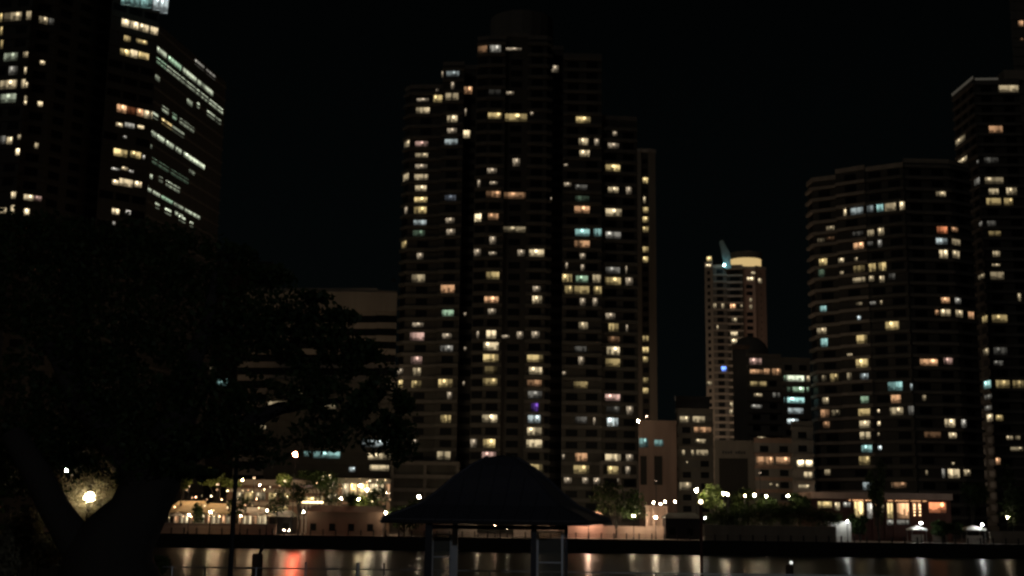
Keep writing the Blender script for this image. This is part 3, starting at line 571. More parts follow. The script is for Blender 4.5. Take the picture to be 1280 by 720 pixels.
# ------------------------------------------------------------------ trees
def leaves(clumps, count, size, seed=1, flat=.5):
    """clumps: (centre, (rx,ry,rz)); returns a leaf-card mesh, each card an actual leaf or spray in the crown volume"""
    r = np.random.default_rng(seed)
    vol = np.array([c[1][0]*c[1][1]*c[1][2] for c in clumps])**(2/3); pick = r.choice(len(clumps), count, p=vol/vol.sum())
    C = np.array([tuple(c[0]) for c in clumps])[pick]; Rr = np.array([c[1] for c in clumps])[pick]
    d = r.normal(size=(count,3)); d /= np.linalg.norm(d,axis=1)[:,None]; rad = r.random(count)**.45
    rad *= 1 + .16*np.sin(d[:,0]*7+pick)*np.sin(d[:,2]*9+pick*2)
    P = C + d*Rr*rad[:,None]
    t = r.normal(size=(count,3)); t /= np.linalg.norm(t,axis=1)[:,None]; nrm = r.normal(size=(count,3)); b = np.cross(t,nrm); b /= np.linalg.norm(b,axis=1)[:,None]
    s = size*(.6+.8*r.random(count))[:,None]
    v = np.stack([P-t*s, P-b*s*flat, P+t*s, P+b*s*flat], 1).reshape(-1,3)
    return v
def leaf_obj(name, v, mt, parent=None):
    n = len(v)//4; me = bpy.data.meshes.new(name); me.vertices.add(len(v)); me.vertices.foreach_set('co', v.ravel())
    me.loops.add(len(v)); me.loops.foreach_set('vertex_index', np.arange(len(v))); me.polygons.add(n)
    me.polygons.foreach_set('loop_start', np.arange(n)*4); me.polygons.foreach_set('loop_total', np.full(n,4)); me.update(calc_edges=True)
    me.materials.append(mt); o = bpy.data.objects.new(name, me); COL.objects.link(o)
    if parent is not None: o.parent = parent; o.location = -Vector(parent_world(parent))
    return o
def E(px, py, Y, rx, ry, dy=None):
    c = at(px, py, Y); k = Y/F; return (c, (rx*k, (dy or min(1.0, (rx+ry)/2*k)), ry*k))
def porous(v, keep):
    q = v.reshape(-1,4,3).mean(1); x, y, z = q[:,0], q[:,1], q[:,2]
    f = np.sin(x*3.1+1.3*np.sin(z*2.3)+y*.35)*np.sin(z*3.7+1.1*np.sin(x*2.9)-y*.3)+.6*np.sin(x*7.3+z*2.1)*np.sin(z*8.1-x*1.7)+.35*np.sin(x*13.+z*5.)*np.sin(z*15.-x*3.)
    return v.reshape(-1,4,3)[f < np.where((z > 9.2) & (z < 10.9) & (x < -9.35), -.45, np.where((z > 8.9) & (z < 10.4) & (x > -6.4) & (x < -3.4), .05, np.where(z > 10.2, .85, keep)))].reshape(-1,3)
ft = thing('fig_tree', at(150, 800, 23.5), 'huge spreading fig tree in black silhouette filling the left foreground', 'tree')
ft.location.z = 5.0
CR = [E(452,470,25,44,38),E(470,505,25.3,46,40),E(430,440,24.8,40,30),E(498,540,25.4,26,30),E(380,420,24.6,60,40),E(30,330,24,120,70),E(140,325,24,120,55),E(240,335,24,85,50),E(60,420,24,160,80),E(200,410,23.5,150,75),E(310,385,24,70,55),E(340,430,24.5,90,60),E(400,470,25,75,60),
      E(100,500,24,170,75),E(230,490,23,150,70),E(350,510,24,110,50),E(440,515,25,66,36),E(480,530,25.5,40,40),E(60,560,24.5,90,50),E(200,555,22.5,90,42),E(300,560,23.5,80,32),E(-20,610,24.5,60,60),E(-40,450,24,120,130),
      E(375,400,24.5,38,26),E(180,300,25,70,26),E(60,290,25,80,24),E(410,552,25,40,14),E(500,560,25.5,24,22),E(10,575,25,50,40),E(140,540,25,120,30),E(190,585,24,45,22)]
v = porous(leaves(CR, 44000, .066, 3), .48)
edge = leaves([E(x,y,Y,rx,ry,.8) for x,y,Y,rx,ry in ((455,440,25,26,14),(425,395,24.5,26,10),(340,345,24,30,12),(505,505,25.5,14,16),(250,592,23.5,30,8),(90,575,24.5,34,10),(160,595,24,18,10),(300,318,24,26,10),(395,372,24.5,22,8))], 2600, .075, 5)
leaf_obj('crown', np.concatenate([v, edge]), M['leaf'], ft)
m = MB(); A = lambda px, py, Y=23.5: at(px, py, Y)
base = A(140,720); base.z = 4.9
m.tube([base, A(140,760), A(138,715), A(140,690), A(152,668), A(172,640), A(190,600), A(205,560), A(235,500)], [1.35,1.05,.86,.78,.66,.52,.50,.42,.25], 20, .05)
m.tube([A(136,735), A(116,705), A(92,672), A(68,635), A(48,595), A(15,540)], [.5,.40,.33,.28,.26,.22], 14, .05)
m.tube([A(190,615), A(150,560), A(100,500), A(60,430)], [.34,.30,.22,.1], 10, .05)
m.tube([A(198,590), A(270,545,24), A(350,510,24.5), A(430,500,25)], [.30,.2,.13,.05], 10, .05)
m.tube([A(205,565), A(230,480), A(260,400), A(270,340)], [.3,.22,.14,.05], 10, .05)
m.build('trunk', M['bark'], ft, smooth=True)

def far_tree(px, pytop, pybot, wpx, Y, label, name='riverside_tree', mt='leaf', n=1500, group='trees on the far bank', size=.32):
    c = at(px, pybot, Y); g = 2.6
    t = thing(name, (c.x, Y, g), label, 'tree', group)
    top = zat(px, pytop, Y); bot = zat(px, pybot, Y); bot = max(bot, g+.3); k = Y/F; hw = wpx*k/2; hh = (top-bot)/2
    rr = random.Random(int(px*7+Y)); cl = []
    for i in range(9):
        a = rr.uniform(0, 2*PI); q = rr.uniform(.2,.62); cl.append((Vector((c.x+hw*q*math.cos(a), Y+hw*q*math.sin(a)*.8, (top+bot)/2+hh*rr.uniform(-.5,.55))), (hw*rr.uniform(.32,.5), hw*rr.uniform(.32,.5), hh*rr.uniform(.3,.48))))
    leaf_obj('crown', leaves(cl, n, size, int(px)), M[mt], t)
    m = MB(); m.tube([(c.x,Y,g-.1),(c.x+.1,Y,(g+bot)/2+.2),(c.x-.1,Y,(top+bot)/2)], [.22,.17,.08], 8)
    for i in range(3): m.tube([(c.x,Y,(bot+g)/2+.4),tuple(cl[i][0])], [.12,.04], 6)
    m.build('trunk', M['bark'], t)
for a in ((770,598,655,84,250,'rounded dark tree right of the pavilion roof, before the tallest tower foot'),(505,610,668,50,247,'dark tree left of the pavilion roof behind the left eave'),
          (455,618,648,60,262,'low tree among the bright terrace lights left of the pavilion'),(895,602,650,48,262,'greenish tree below the gateway building'),(925,606,648,40,266,'small tree right of the greenish tree by the gateway building'),
          (962,618,648,44,262,'low tree in front of the orange-lit terrace block'),(1000,612,650,36,262,'small tree between terrace block and curved apartments'),(1098,560,668,30,256,'tall thin dark tree splitting the restaurant windows'),
          (1268,560,664,60,252,'large dark tree at the right edge of the far bank'),(1215,600,650,56,262,'dark tree beside the right end of the restaurant'),(1180,648,672,44,250,'low dark shrubby tree between the two white canopies'),
          (275,582,614,70,262,'tree above the cream awnings on the left terrace'),(400,585,618,70,268,'tree behind the long wharf shed'),(227,592,617,26,252,'small yellow-lit tree at the left end of the terrace'),(1075,640,672,26,251,'small tree between white wall and restaurant'),(355,590,612,34,262,'tree behind the lit terrace posts')):
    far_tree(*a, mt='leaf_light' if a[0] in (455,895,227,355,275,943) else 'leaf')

# hedge bank
hb = thing('hedge', (at(955,660,246).x, 246, 2.6), 'long dark clipped hedge on the quay right of the big street lamp', 'hedge')
leaf_obj('foliage', leaves([E(890+i*11, 650-(7 if 3<i<12 else 2), 246.5, 10, 14 if i not in (0,14) else 9, 1.6) for i in range(15)], 9000, .2, 9), M['leaf'], hb)
m = MB(); m.box(at(880,670,245).x, at(1045,670,245).x, 244.7, 245.0, 2.6, zat(960,657,245)); m.build('planter_wall', M['concrete'], hb)

# ------------------------------------------------------------------ lamps on the far bank
LAMPMAT = {}
def lampmat(c, s):
    k = (c, s)
    if k not in LAMPMAT: LAMPMAT[k] = emit('lamp_glass', {'w':(1,.80,.52),'o':(1,.55,.28),'c':(.95,.97,.9),'r':(1,.16,.08),'y':(1,.75,.38),'p':(1,.60,.40)}[c], s)
    return LAMPMAT[k]
def street_lamp(px, py, Y, r, c, s, label, arm=0, base=2.6, name='street_lamp', group='lit street lamps on the far bank', head='globe'):
    s *= 15; r *= .45
    p = at(px, py, Y); t = thing(name, (p.x, Y, base), label, 'lamp', group)
    m = MB(); m.tube([(p.x+arm, Y, base-.05), (p.x+arm, Y, p.z-r-.02 if not arm else p.z+.25)], [.09,.06], 8)
    if arm: m.tube([(p.x+arm,Y,p.z+.2),(p.x+arm*.5,Y,p.z+.42),(p.x,Y,p.z+r+.05)], .045, 6)
    m.lathe((p.x+arm, Y, base), [(.2,-.02),(.2,.25),(.1,.4)], 10); m.build('pole', M['metal_dark'], t)
    m = MB(); m.ball((p.x, Y, p.z), r); m.build('lamp_globe', lampmat(c, s), t, smooth=True)
    m = MB(); m.lathe((p.x, Y, p.z+r*.93), [(r*.75,0),(r*.5,.08),(.02,.16)], 10); m.build('lamp_cap', M['metal_dark'], t)
    return t
for a in ((870.5,613,262,.62,'w',40,'brightest large warm lamp near the gateway building'),
 (817,628,255,.27,'w',30,'leftmost of the row of small lamps above the kiosk'),(825.5,630,255,.22,'w',24,'second small lamp from the left above the kiosk'),(831.5,627,256,.25,'w',28,'third small lamp from the left above the kiosk'),(843.6,627,256,.30,'w',34,'rightmost small lamp above the kiosk roof'),
 (819.7,646.7,249,.36,'w',40,'lamp low on the promenade by the white-framed kiosk corner'),(792,645,249,.42,'w',44,'bright lamp in front of the rounded dark tree'),
 (904.5,617,258,.34,'w',34,'left one of the paired lamps over the hedge left end'),(909.5,618,259,.30,'w',30,'right one of the paired lamps over the hedge left end'),(931,619.5,262,.22,'o',24,'small orange lamp between trees over the hedge'),
 (943,619,259,.42,'w',30,'yellowish lamp over the middle of the hedge'),(958,620,259,.30,'w',30,'lamp beside the low tree over the hedge'),(985,620,259,.36,'w',34,'lamp at the right end of the hedge lamps'),
 (735.6,644.5,250.6,.40,'p',90,'pinkish wall lamp post in the glowing bay right of the pavilion posts'),(597.3,652.7,250,.18,'w',26,'small lamp seen under the pavilion roof, left of centre'),(619,657,250,.16,'p',20,'small reddish lamp seen under the pavilion roof'),(634.6,661,249,.14,'w',22,'low small lamp seen under the middle of the pavilion roof'),
 (672.4,653,250,.16,'w',26,'small lamp seen between the two right pavilion posts'),(523.7,621,262,.46,'w',26,'lamp glowing above the left slope of the pavilion roof'),(482.3,641,247,.36,'w',26,'lamp at the right corner of the long wharf shed'),
 (379.5,640,247,.22,'w',26,'lamp at the left corner of the long wharf shed'),(448.4,624,258,.36,'y',34,'brightest lamp on the terrace above the wharf shed'),(426.5,623,258,.24,'w',30,'lamp above the middle of the wharf shed'),(458.7,612.5,262,.50,'y',14,'soft yellow lamp upper right on the terrace'),(450,607,264,.34,'y',14,'soft yellow lamp, highest on the terrace'),
 (348,618,258,.22,'w',26,'lamp between the lit terrace posts'),(483,616,262,.20,'w',20,'small lamp beside the podium of the tallest tower'),(361,663,246,.16,'w',26,'right one of two tiny lamps low on the quay by the shed'),(355.5,662.5,246,.12,'w',20,'left one of two tiny lamps low on the quay by the shed'),
 (1059,651.6,248,.20,'c',46,'white lamp lighting the pale wall right of the hedge'),(1151,654,249,.26,'c',44,'white lamp on top of the left white canopy'),(1227.8,655.5,249,.28,'c',34,'white lamp on top of the right white canopy'),(1259.5,646.7,252,.24,'w',24,'warm lamp below the large tree at the right edge'),
 (797.8,526,284,.34,'w',30,'high lamp between the tallest tower and the pink block'),(881.5,647,250,.2,'c',18,'small white lamp beside the kiosk right end')):
    street_lamp(*a)
p = at(369,568,244); bc = thing('beacon_lamp', (p.x,244,2.6), 'tall red-orange beacon lamp on a mast above the left terrace', 'lamp')
MB().tube([(p.x,244,2.55),(p.x,244,p.z-.5)], [.10,.06], 8).build('mast', M['metal_dark'], bc)
MB().rings([[(p.x+r_*math.cos(a_), y_, p.z+r_*math.sin(a_)) for a_ in [2*PI*k/12 for k in range(12)]] for r_, y_ in ((.42,244.05),(.42,244.3),(.25,244.45))]).build('housing', M['metal_dark'], bc)  # housing added to keep the red light off the terrace behind
m = MB(); m.rings([[(p.x+r_*math.cos(a_), y_, p.z+r_*math.sin(a_)) for a_ in [2*PI*k/12 for k in range(12)]] for r_, y_ in ((.39,244.04),(.37,243.98),(.2,243.93))]); m.build('lens', lampmat('r', 1500), bc)
for i,(px,py,Y,r,c,s,l) in enumerate(((213,629,262,.22,'o',10,'lamp behind the fig trunk at the left end of the cream awnings'),(236,643,244.3,.20,'w',16,'lamp under the left cream awning'),(263,640,244.3,.34,'y',20,'brightest lamp under the cream awnings'),(301,645,244.3,.18,'o',16,'lamp under the pale restaurant right of the slim pole'),(334,638,245,.26,'y',14,'lamp at the right end of the left terrace'),(231,597,262,.26,'y',16,'lamp within the small yellow-lit tree'),(303,600,262,.22,'y',22,'lamp high right of the slim pole'),(325,606,262,.16,'w',22,'lamp high between the pole and the lit posts'))):
    street_lamp(px,py,Y,r,c,s,l,name='terrace_lamp',group='lamps on the left terrace')
for a in ((246,622,660,26,246.5,'slim dark tree before the cream awnings, left of the slim pole'),(296,612,656,34,247.5,'dark tree hiding the left half of the pale restaurant'),(345,606,650,40,248,'dark tree at the right end of the left terrace wall'),(374,598,640,34,248.6,'dark tree before the lit fence'),(414,590,640,46,254,'broad dark tree above the middle of the wharf shed'),(436,612,640,24,252,'small dark tree left of the glazed arcade lamps'),(472,596,636,30,256,'dark tree before the right half of the glazed arcade')):
    far_tree(*a, n=420, size=.30)

# ------------------------------------------------------------------ left terrace and promenade structures
def wallbox(name, label, cat, x0, x1, y0, y1, Y, D_, mt, group=None):
    t = thing(name, (at((x0+x1)/2,y1,Y).x, Y, 2.6), label, cat, group)
    MB().box(at(x0,(y0+y1)/2,Y).x, at(x1,(y0+y1)/2,Y).x, Y, Y+D_, 2.6, zat((x0+x1)/2,y0,Y)).build('wall', mt, t); return t
t = wallbox('terrace_wall', 'low pink rendered terrace wall on the quay at left', 'wall', 196, 345, 655, 668, 245, .4, M['render_pink'])
MB().box(at(196,655,245).x-.1, at(345,655,245).x+.1, 244.9, 245.5, zat(270,655,245)+.002, zat(270,655,245)+.15).build('coping', M['concrete_pale'], t)
def pavilion(label, x0, x1, ytop, yroof, Y, bays, mroof, lit):
    t = thing('riverside_restaurant', (at((x0+x1)/2,650,Y).x, Y, 2.6), label, 'restaurant', 'restaurants along the left terrace')
    xa, xb = at(x0,645,Y).x, at(x1,645,Y).x; zr = zat((x0+x1)/2, yroof, Y); zt = zat((x0+x1)/2, ytop, Y)
    MB().box(xa, xb, Y+3, Y+9, 2.6, zr).build('wall', M['render_pink'], t)
    st = (xb-xa)/bays
    for k in range(bays):
        x = xa+st*k; m = MB(); m.face([(x+st*.12,Y+2.96,3.0),(x+st*.88,Y+2.96,3.0),(x+st*.88,Y+2.96,zr-.5),(x+st*.12,Y+2.96,zr-.5)],[(0,0),(1,0),(1,1),(0,1)])
        o = m.build('window', M['lit'], t); o.color = (*PAL['w' if k%3 else 'o'], lit*random.uniform(.4,1.3))
    m = MB()
    for k in range(bays+1): x = xa+st*k; m.box(x-.1,x+.1,Y-.1,Y+.1,2.6,zr)
    m.build('post', M['white'], t)
    m = MB(); m.face([(xa-.5,Y-.8,zr),(xb+.5,Y-.8,zr),(xb-.5,Y+4,zt),(xa+.5,Y+4,zt)]); m.face([(xa+.5,Y+4,zt),(xb-.5,Y+4,zt),(xb+.5,Y+9.2,zr),(xa-.5,Y+9.2,zr)])
    m.face([(xa-.5,Y-.8,zr-.05),(xa-.5,Y+9.2,zr-.05),(xb+.5,Y+9.2,zr-.05),(xb+.5,Y-.8,zr-.05)]); m.face([(xa-.5,Y-.8,zr),(xa+.5,Y+4,zt),(xa-.5,Y+9.2,zr)]); m.face([(xb+.5,Y-.8,zr),(xb+.5,Y+9.2,zr),(xb-.5,Y+4,zt)])
    m.face([(xa-.5,Y-.82,zr-.25),(xb+.5,Y-.82,zr-.25),(xb+.5,Y-.82,zr+.03),(xa-.5,Y-.82,zr+.03)])
    m.build('awning', mroof, t); return t
pavilion('cream-roofed open restaurant at the left end of the terrace behind the fig trunk', 212, 252, 626, 640, 250, 6, M['canvas_yellow'], .8)
pavilion('cream-roofed open restaurant just left of the slim dark pole', 253, 284, 629, 641, 250.5, 5, M['canvas_yellow'], .9)
pavilion('flat pale restaurant right of the slim dark pole', 292, 330, 634, 641, 250, 6, M['white'], .9)
# market umbrellas
def umbrella(px, py, Y, mt, label, w=1.5):
    p = at(px, py, Y); t = thing('market_umbrella', (p.x, Y, 2.6), label, 'umbrella', 'market umbrellas on the terraces')
    z = max(p.z, 4.9); MB().tube([(p.x,Y,2.58),(p.x,Y,z)], .035, 6).build('pole', M['timber'], t)
    MB().lathe((p.x,Y,z-.75), [(w,0),(w*.55,.38),(.04,.75)], 8).build('canopy', mt, t)
for px, Y, mt, l in ((222,247.6,'white','white market umbrella nearest the fig trunk'),(243,248,'terracotta','terracotta umbrella below the left cream roof'),(268,247.6,'white','white umbrella left of the slim dark pole'),(300,248,'terracotta','terracotta umbrella right of the slim dark pole'),(318,247.7,'white','white umbrella before the flat pale restaurant'),(338,248.2,'white','white umbrella at the right end of the terrace wall')):
    umbrella(px, 640, Y, M[mt], l)
# tables and chairs set
def table_set(px, Y, label):
    x = at(px, 660, Y).x; t = thing('cafe_table', (x, Y, 2.6), label, 'table', 'cafe tables on the left terrace')
    MB().lathe((x,Y,3.3), [(.42,0),(.42,.04)], 12).build('tabletop', M['white'], t); MB().tube([(x,Y,2.6),(x,Y,3.3)], .04, 6).build('leg', M['metal_dark'], t)
for px, Y, l in ((214,246.6,'cafe table at the far left of the terrace wall'),(232,246.7,'cafe table behind the terrace wall below the first umbrella'),(256,246.6,'cafe table between two umbrellas left of the slim pole'),(278,246.8,'cafe table just left of the slim dark pole'),(309,246.6,'cafe table right of the slim dark pole'),(328,246.7,'cafe table near the right end of the terrace wall')):
    table_set(px, Y, l)
# terrace building further back
pv = block('hotel_terrace', 'low hotel terrace with warm lit levels above the wharf shed', 286, 438, 606, 272,
   [(293,612,304,626,'w',.3),(306,614,318,626,'y',.25),(320,612,332,622,'w',.3),(336,608,346,622,'y',.4),(350,614,362,624,'y',.3),(366,600,376,616,'p',.4),(378,604,392,609,'p',.5),(396,606,408,611,'w',.3),(412,604,430,616,'w',.5),(340,630,360,636,'y',.5),(372,625,404,631,'y',.8),(408,620,416,630,'w',.3)], (MN, MP), fh=3.2)
pv2 = block('glazed_arcade', 'brightly lit glazed arcade beside the podium of the tallest tower', 424, 489, 604, 268,
   [(428,606,436,622,'w',.5),(438,600,446,620,'y',.9),(448,606,460,626,'y',1.0),(462,604,472,622,'w',.8),(474,602,480,616,'w',.6),(482,604,487,620,'o',.5)], (MN, MC), fh=3.4)
# strings of small bulbs over the terraces
def string_lights(label, x0, x1, y0, y1, Y, n, sd):
    rr = random.Random(sd); t = thing('string_lights', (at((x0+x1)/2,640,Y).x, Y, 2.6), label, 'string lights', 'strings of bulbs over the terraces'); prev = None; w_ = MB()
    for i in range(n):
        p = at(x0+(x1-x0)*i/(n-1)+rr.uniform(-1.5,1.5), rr.uniform(y0,y1) , Y+rr.uniform(-2,2))
        MB().ball(p, rr.uniform(.05,.11), 6).build('bulb', lampmat(rr.choice('oyyow'), rr.choice((2,4,8,20))), t)
        if prev is not None: w_.tube([prev, (prev+p)/2-Vector((0,0,.1)), p], .012, 4)
        prev = p
    w_.build('wire', M['metal_dark'], t)
string_lights('string of bulbs above the cream-roofed restaurants', 213, 284, 612, 626, 256, 12, 1)
string_lights('low string of bulbs along the umbrellas on the left terrace', 210, 284, 630, 648, 249, 9, 2)
string_lights('string of bulbs right of the slim pole above the pale restaurant', 292, 372, 598, 626, 258, 15, 3)
string_lights('low string of bulbs right of the slim pole', 292, 345, 628, 648, 249, 8, 4)
string_lights('string of bulbs high above the wharf shed', 372, 488, 594, 618, 262, 16, 5)
string_lights('string of bulbs just above the wharf shed roof', 404, 488, 616, 632, 257, 12, 6)
# lit posts row
fp = thing('lit_fence', (at(392,628,256).x, 256, 2.6), 'short fence of pale bars lit from below above the wharf shed', 'fence')
for k in range(7): MB().box(at(374+k*4.6,628,256).x-.12, at(374+k*4.6,628,256).x+.12, 255.9, 256.1, 2.6, zat(390,620,256)).build('bar', M['white'], fp)
MB().box(at(372,628,256).x, at(404,628,256).x, 255.85, 256.15, zat(390,628,256)-.1, zat(390,627,256)).build('light_strip', emit('strip_light', (1,.72,.35), 7), fp)
# wharf shed
def shed(name, label, x0, x1, ytop, yeave, Y, D_, mw, mr):
    xa, xb = at(x0,655,Y).x, at(x1,655,Y).x; ze = zat((x0+x1)/2,yeave,Y); zt = zat((x0+x1)/2,ytop,Y)
    t = thing(name, ((xa+xb)/2, Y, 2.6), label, 'building'); MB().box(xa,xb,Y,Y+D_,2.6,ze-.06).build('wall', mw, t)
    m = MB(); m.rings([[(xa-.4,Y-.5,ze-.05),(xb+.4,Y-.5,ze-.05),(xb+.4,Y+D_+.5,ze-.05),(xa-.4,Y+D_+.5,ze-.05)],[(xa-.4,Y-.5,ze),(xb+.4,Y-.5,ze),(xb+.4,Y+D_+.5,ze),(xa-.4,Y+D_+.5,ze)],[(xa+.8,Y+D_*.45,zt),(xb-.8,Y+D_*.45,zt),(xb-.8,Y+D_*.55,zt),(xa+.8,Y+D_*.55,zt)]]); m.build('roof', mr, t)
    n = max(2,int((xb-xa)/3)); 
    for k in range(n): x = xa+(xb-xa)*(k+.2)/n; m = MB(); m.box(x,x+1.2,Y-.05,Y+.02,3.4,min(4.8, ze-.4)); m.build('window', M['glass'], t)
    return t
shed('wharf_shed', 'long low brown wharf shed with a lamp at each corner', 383, 478, 632, 640, 249, 6, M['render_brown'], M['render_brown'])
shed('boat_shed', 'small black shed between the terrace and the wharf shed', 336, 366, 638, 646, 250, 5, M['metal_dark'], M['metal_dark'])
shed('kiosk', 'dark riverside kiosk with a low roof left of the hedge', 832, 876, 641, 648, 249, 5, M['metal_dark'], M['concrete_dark'])
wallbox('glow_wall', 'peach wall brightly lit by a lamp, seen right of the pavilion posts', 'wall', 710, 754, 640, 668, 252.5, .5, M['render_pink'])
wallbox('promenade_wall', 'low reddish promenade wall below the rounded dark tree', 'wall', 754, 832, 658, 668, 251.5, .4, M['render_pink'])
wallbox('pale_low_wall', 'pale low wall seen under the left half of the pavilion roof', 'wall', 500, 596, 652, 668, 253, .5, M['concrete_pale'])
wallbox('screen_wall', 'dim pale wall seen under the right half of the pavilion roof', 'wall', 642, 706, 650, 668, 253.5, .5, M['concrete_pale'])
wallbox('white_wall', 'white rendered wall lit by a lamp right of the hedge', 'wall', 1036, 1064, 652, 676, 250, .4, M['white'])
fr = thing('door_frame_kiosk', (at(822,640,252).x, 252, 2.6), 'peach framed open kiosk below the row of small lamps', 'kiosk'); fr.name = 'framed_kiosk'
xa, xb = at(809,650,252).x, at(833,650,252).x; zt = zat(820,634,252)
for x in (xa, (xa*2+xb)/3, xb): MB().box(x-.2,x+.2,251.8,252.2,2.6,zt).build('post', M['render_pink'], fr)
MB().box(xa-.3,xb+.3,251.7,254.5,zt+.003,zt+.3).build('roof', M['render_pink'], fr); MB().box(xa,xb,254,254.3,2.6,zt).build('wall', M['render_pink'], fr)
# restaurant under the curved block
rs = thing('ground_floor_restaurant', (at(1100,640,262).x, 262, 2.6), 'wide low restaurant glowing orange beneath the curved apartment block', 'restaurant')
Y = 262; xa, xb = at(1016,640,Y).x, at(1190,640,Y).x; zf = zat(1100,624,Y)
MB().box(xa,xb,Y+.6,Y+14,2.6,zf).build('wall', M['red'], rs); MB().box(xa-.4,xb+.2,Y-.3,Y+14.4,zf+.003,zat(1100,616,Y)).build('fascia', M['render_pink'], rs)
for x0,y0,x1,y1,c,p in ((1022,627,1040,635,'y',.4),(1043,628,1050,638,'w',.3),(1054,628,1063,634,'d',.2),(1068,627,1080,649,'y',.85),(1084,629,1092,648,'d',.3),(1094,629,1099,640,'o',.4),(1109,629,1117,648,'y',.65),(1102,630,1107,640,'w',.2),(1121,629,1137,648,'o',.75),(1141,629,1146,645,'o',.5),(1147,629,1152,645,'o',.4),(1161,628,1183,641,'r',.8),(1109,650,1117,656,'d',.15),(1121,650,1137,656,'d',.12)):
    a_, b_ = at(x0,y0,Y+.5), at(x1,y1,Y+.5); m = MB(); quad_on(m, (a_.x,Y+.6),(b_.x,Y+.6),0,b_.x-a_.x,b_.z,a_.z,.08); o = m.build('window', M['lit'], rs); o.color = (*PAL[c], p*1.9)
for px in (1066,1082,1093,1108,1119,1139,1154): x = at(px,640,Y-.5).x; MB().box(x-.2,x+.2,Y+.05,Y+.45,2.6,zf).build('column', M['red'], rs)
for q in range(4):
    for x in (1143,1150): a_ = at(x, 632+q*4, Y+.3); MB().ball((a_.x,Y+.2,a_.z),.13,6).build('festoon_bulb', emit('festoon', (1,.6,.3), 6), rs)
MB().box(at(1060,612,Y+1).x, at(1093,612,Y+1).x, Y+.2,Y+.5,zf-.35,zf-.2).build('light_strip', emit('strip_warm', (1,.5,.22), 1.6), rs)
MB().box(at(1108,612,Y+1).x, at(1156,612,Y+1).x, Y+.2,Y+.5,zf-.35,zf-.2).build('light_strip', emit('strip_warm', (1,.5,.22), 1.2), rs)
# white canopies
def canopy(px, Y, w, label, ytop=657):
    x = at(px,665,Y).x; zt = zat(px,ytop,Y); t = thing('market_canopy', (x,Y,2.6), label, 'canopy', 'white canopies on the right promenade')
    for sx in (-1,1):
        for sy in (0,3): MB().box(x+sx*w/2-.05,x+sx*w/2+.05,Y+sy-.05,Y+sy+.05,2.6,zt-.7).build('leg', M['steel'], t)
    m = MB(); m.rings([[(x-w/2-.2,Y-.2,zt-.95),(x+w/2+.2,Y-.2,zt-.95),(x+w/2+.2,Y+3.2,zt-.95),(x-w/2-.2,Y+3.2,zt-.95)],[(x-w/2-.2,Y-.2,zt-.65),(x+w/2+.2,Y-.2,zt-.65),(x+w/2+.2,Y+3.2,zt-.65),(x-w/2-.2,Y+3.2,zt-.65)],[(x-.15,Y+1.3,zt),(x+.15,Y+1.3,zt),(x+.15,Y+1.6,zt),(x-.15,Y+1.6,zt)]]); m.build('roof', M['white'], t)
    MB().box(x-w/2+.2,x+w/2-.2,Y+1,Y+1.1,2.6,4.1).build('counter', M['white'], t)
canopy(1149, 249.5, 2.8, 'left white canopy with a bright lamp over it, before the restaurant')
canopy(1220, 249.5, 3.6, 'right white canopy with a bright lamp over it near the right edge')
wallbox('pale_screen', 'small pale screen wall right of the left white canopy', 'wall', 1166, 1184, 662, 676, 251, .3, M['concrete_pale'])
wallbox('grey_promenade_wall', 'long grey low wall below the large tree at the right edge', 'wall', 1238, 1300, 664, 678, 248, .3, M['concrete'])

# added fill lights on made-up poles, brightening the facades and terraces
def fill_light(px, py, Y, power, label, col=(1,.72,.48), base=2.6, r=.5):
    p = at(px, py, Y); t = thing('added_fill_light', (p.x, Y, base), label, 'added_fill_light', 'added fill lights between the towers and over the terraces')
    MB().tube([(p.x,Y,base-.05),(p.x,Y,p.z-.3)], .08, 6).build('pole', M['metal_dark'], t)
    MB().lathe((p.x,Y,p.z-.3), [(.2,0),(.35,.06),(.2,.12)], 8).build('housing', M['metal_dark'], t)
    l = bpy.data.lights.new('fill_light_bulb','POINT'); l.energy = power; l.color = col; l.shadow_soft_size = r
    o = bpy.data.objects.new('bulb', l); COL.objects.link(o); o.parent = t; o.location = Vector((p.x,Y,p.z))-Vector((p.x,Y,base))
fill_light(808,520,345,5000,'added fill light in the street between the slim tower and the pink block')
fill_light(905,590,440,21000,'added fill light at the foot of the far crowned tower')
fill_light(860,560,470,13000,'added fill light left of the far crowned tower')
fill_light(1034,636,276,1500,'added fill light at the left foot of the curved apartments')
fill_light(560,632,276,600,'added fill light at the foot of the tallest tower, hidden by the pavilion roof')
fill_light(745,600,276,450,'added fill light at the right foot of the tallest tower behind the round tree')
fill_light(487,470,296,260,'added fill light before the brown office block')
fill_light(820,600,275,160,'added fill light before the pink block')
fill_light(950,590,274,260,'added fill light before the lit terrace block')
fill_light(236,606,254,1200,'added fill light over the cream roofs nearest the fig trunk',(1,.64,.34))
fill_light(272,604,255,1100,'added fill light over the cream roofs beside the slim pole',(1,.64,.34))
fill_light(318,596,256,1200,'added fill light over the pale restaurant right of the slim pole',(1,.64,.34))
fill_light(356,600,258,1000,'added fill light before the hotel terrace left of the lit fence',(1,.70,.40))
fill_light(416,602,257,1000,'added fill light before the hotel terrace above the wharf shed',(1,.74,.46))
fill_light(462,600,259,1300,'added fill light before the glazed arcade',(1,.80,.5))
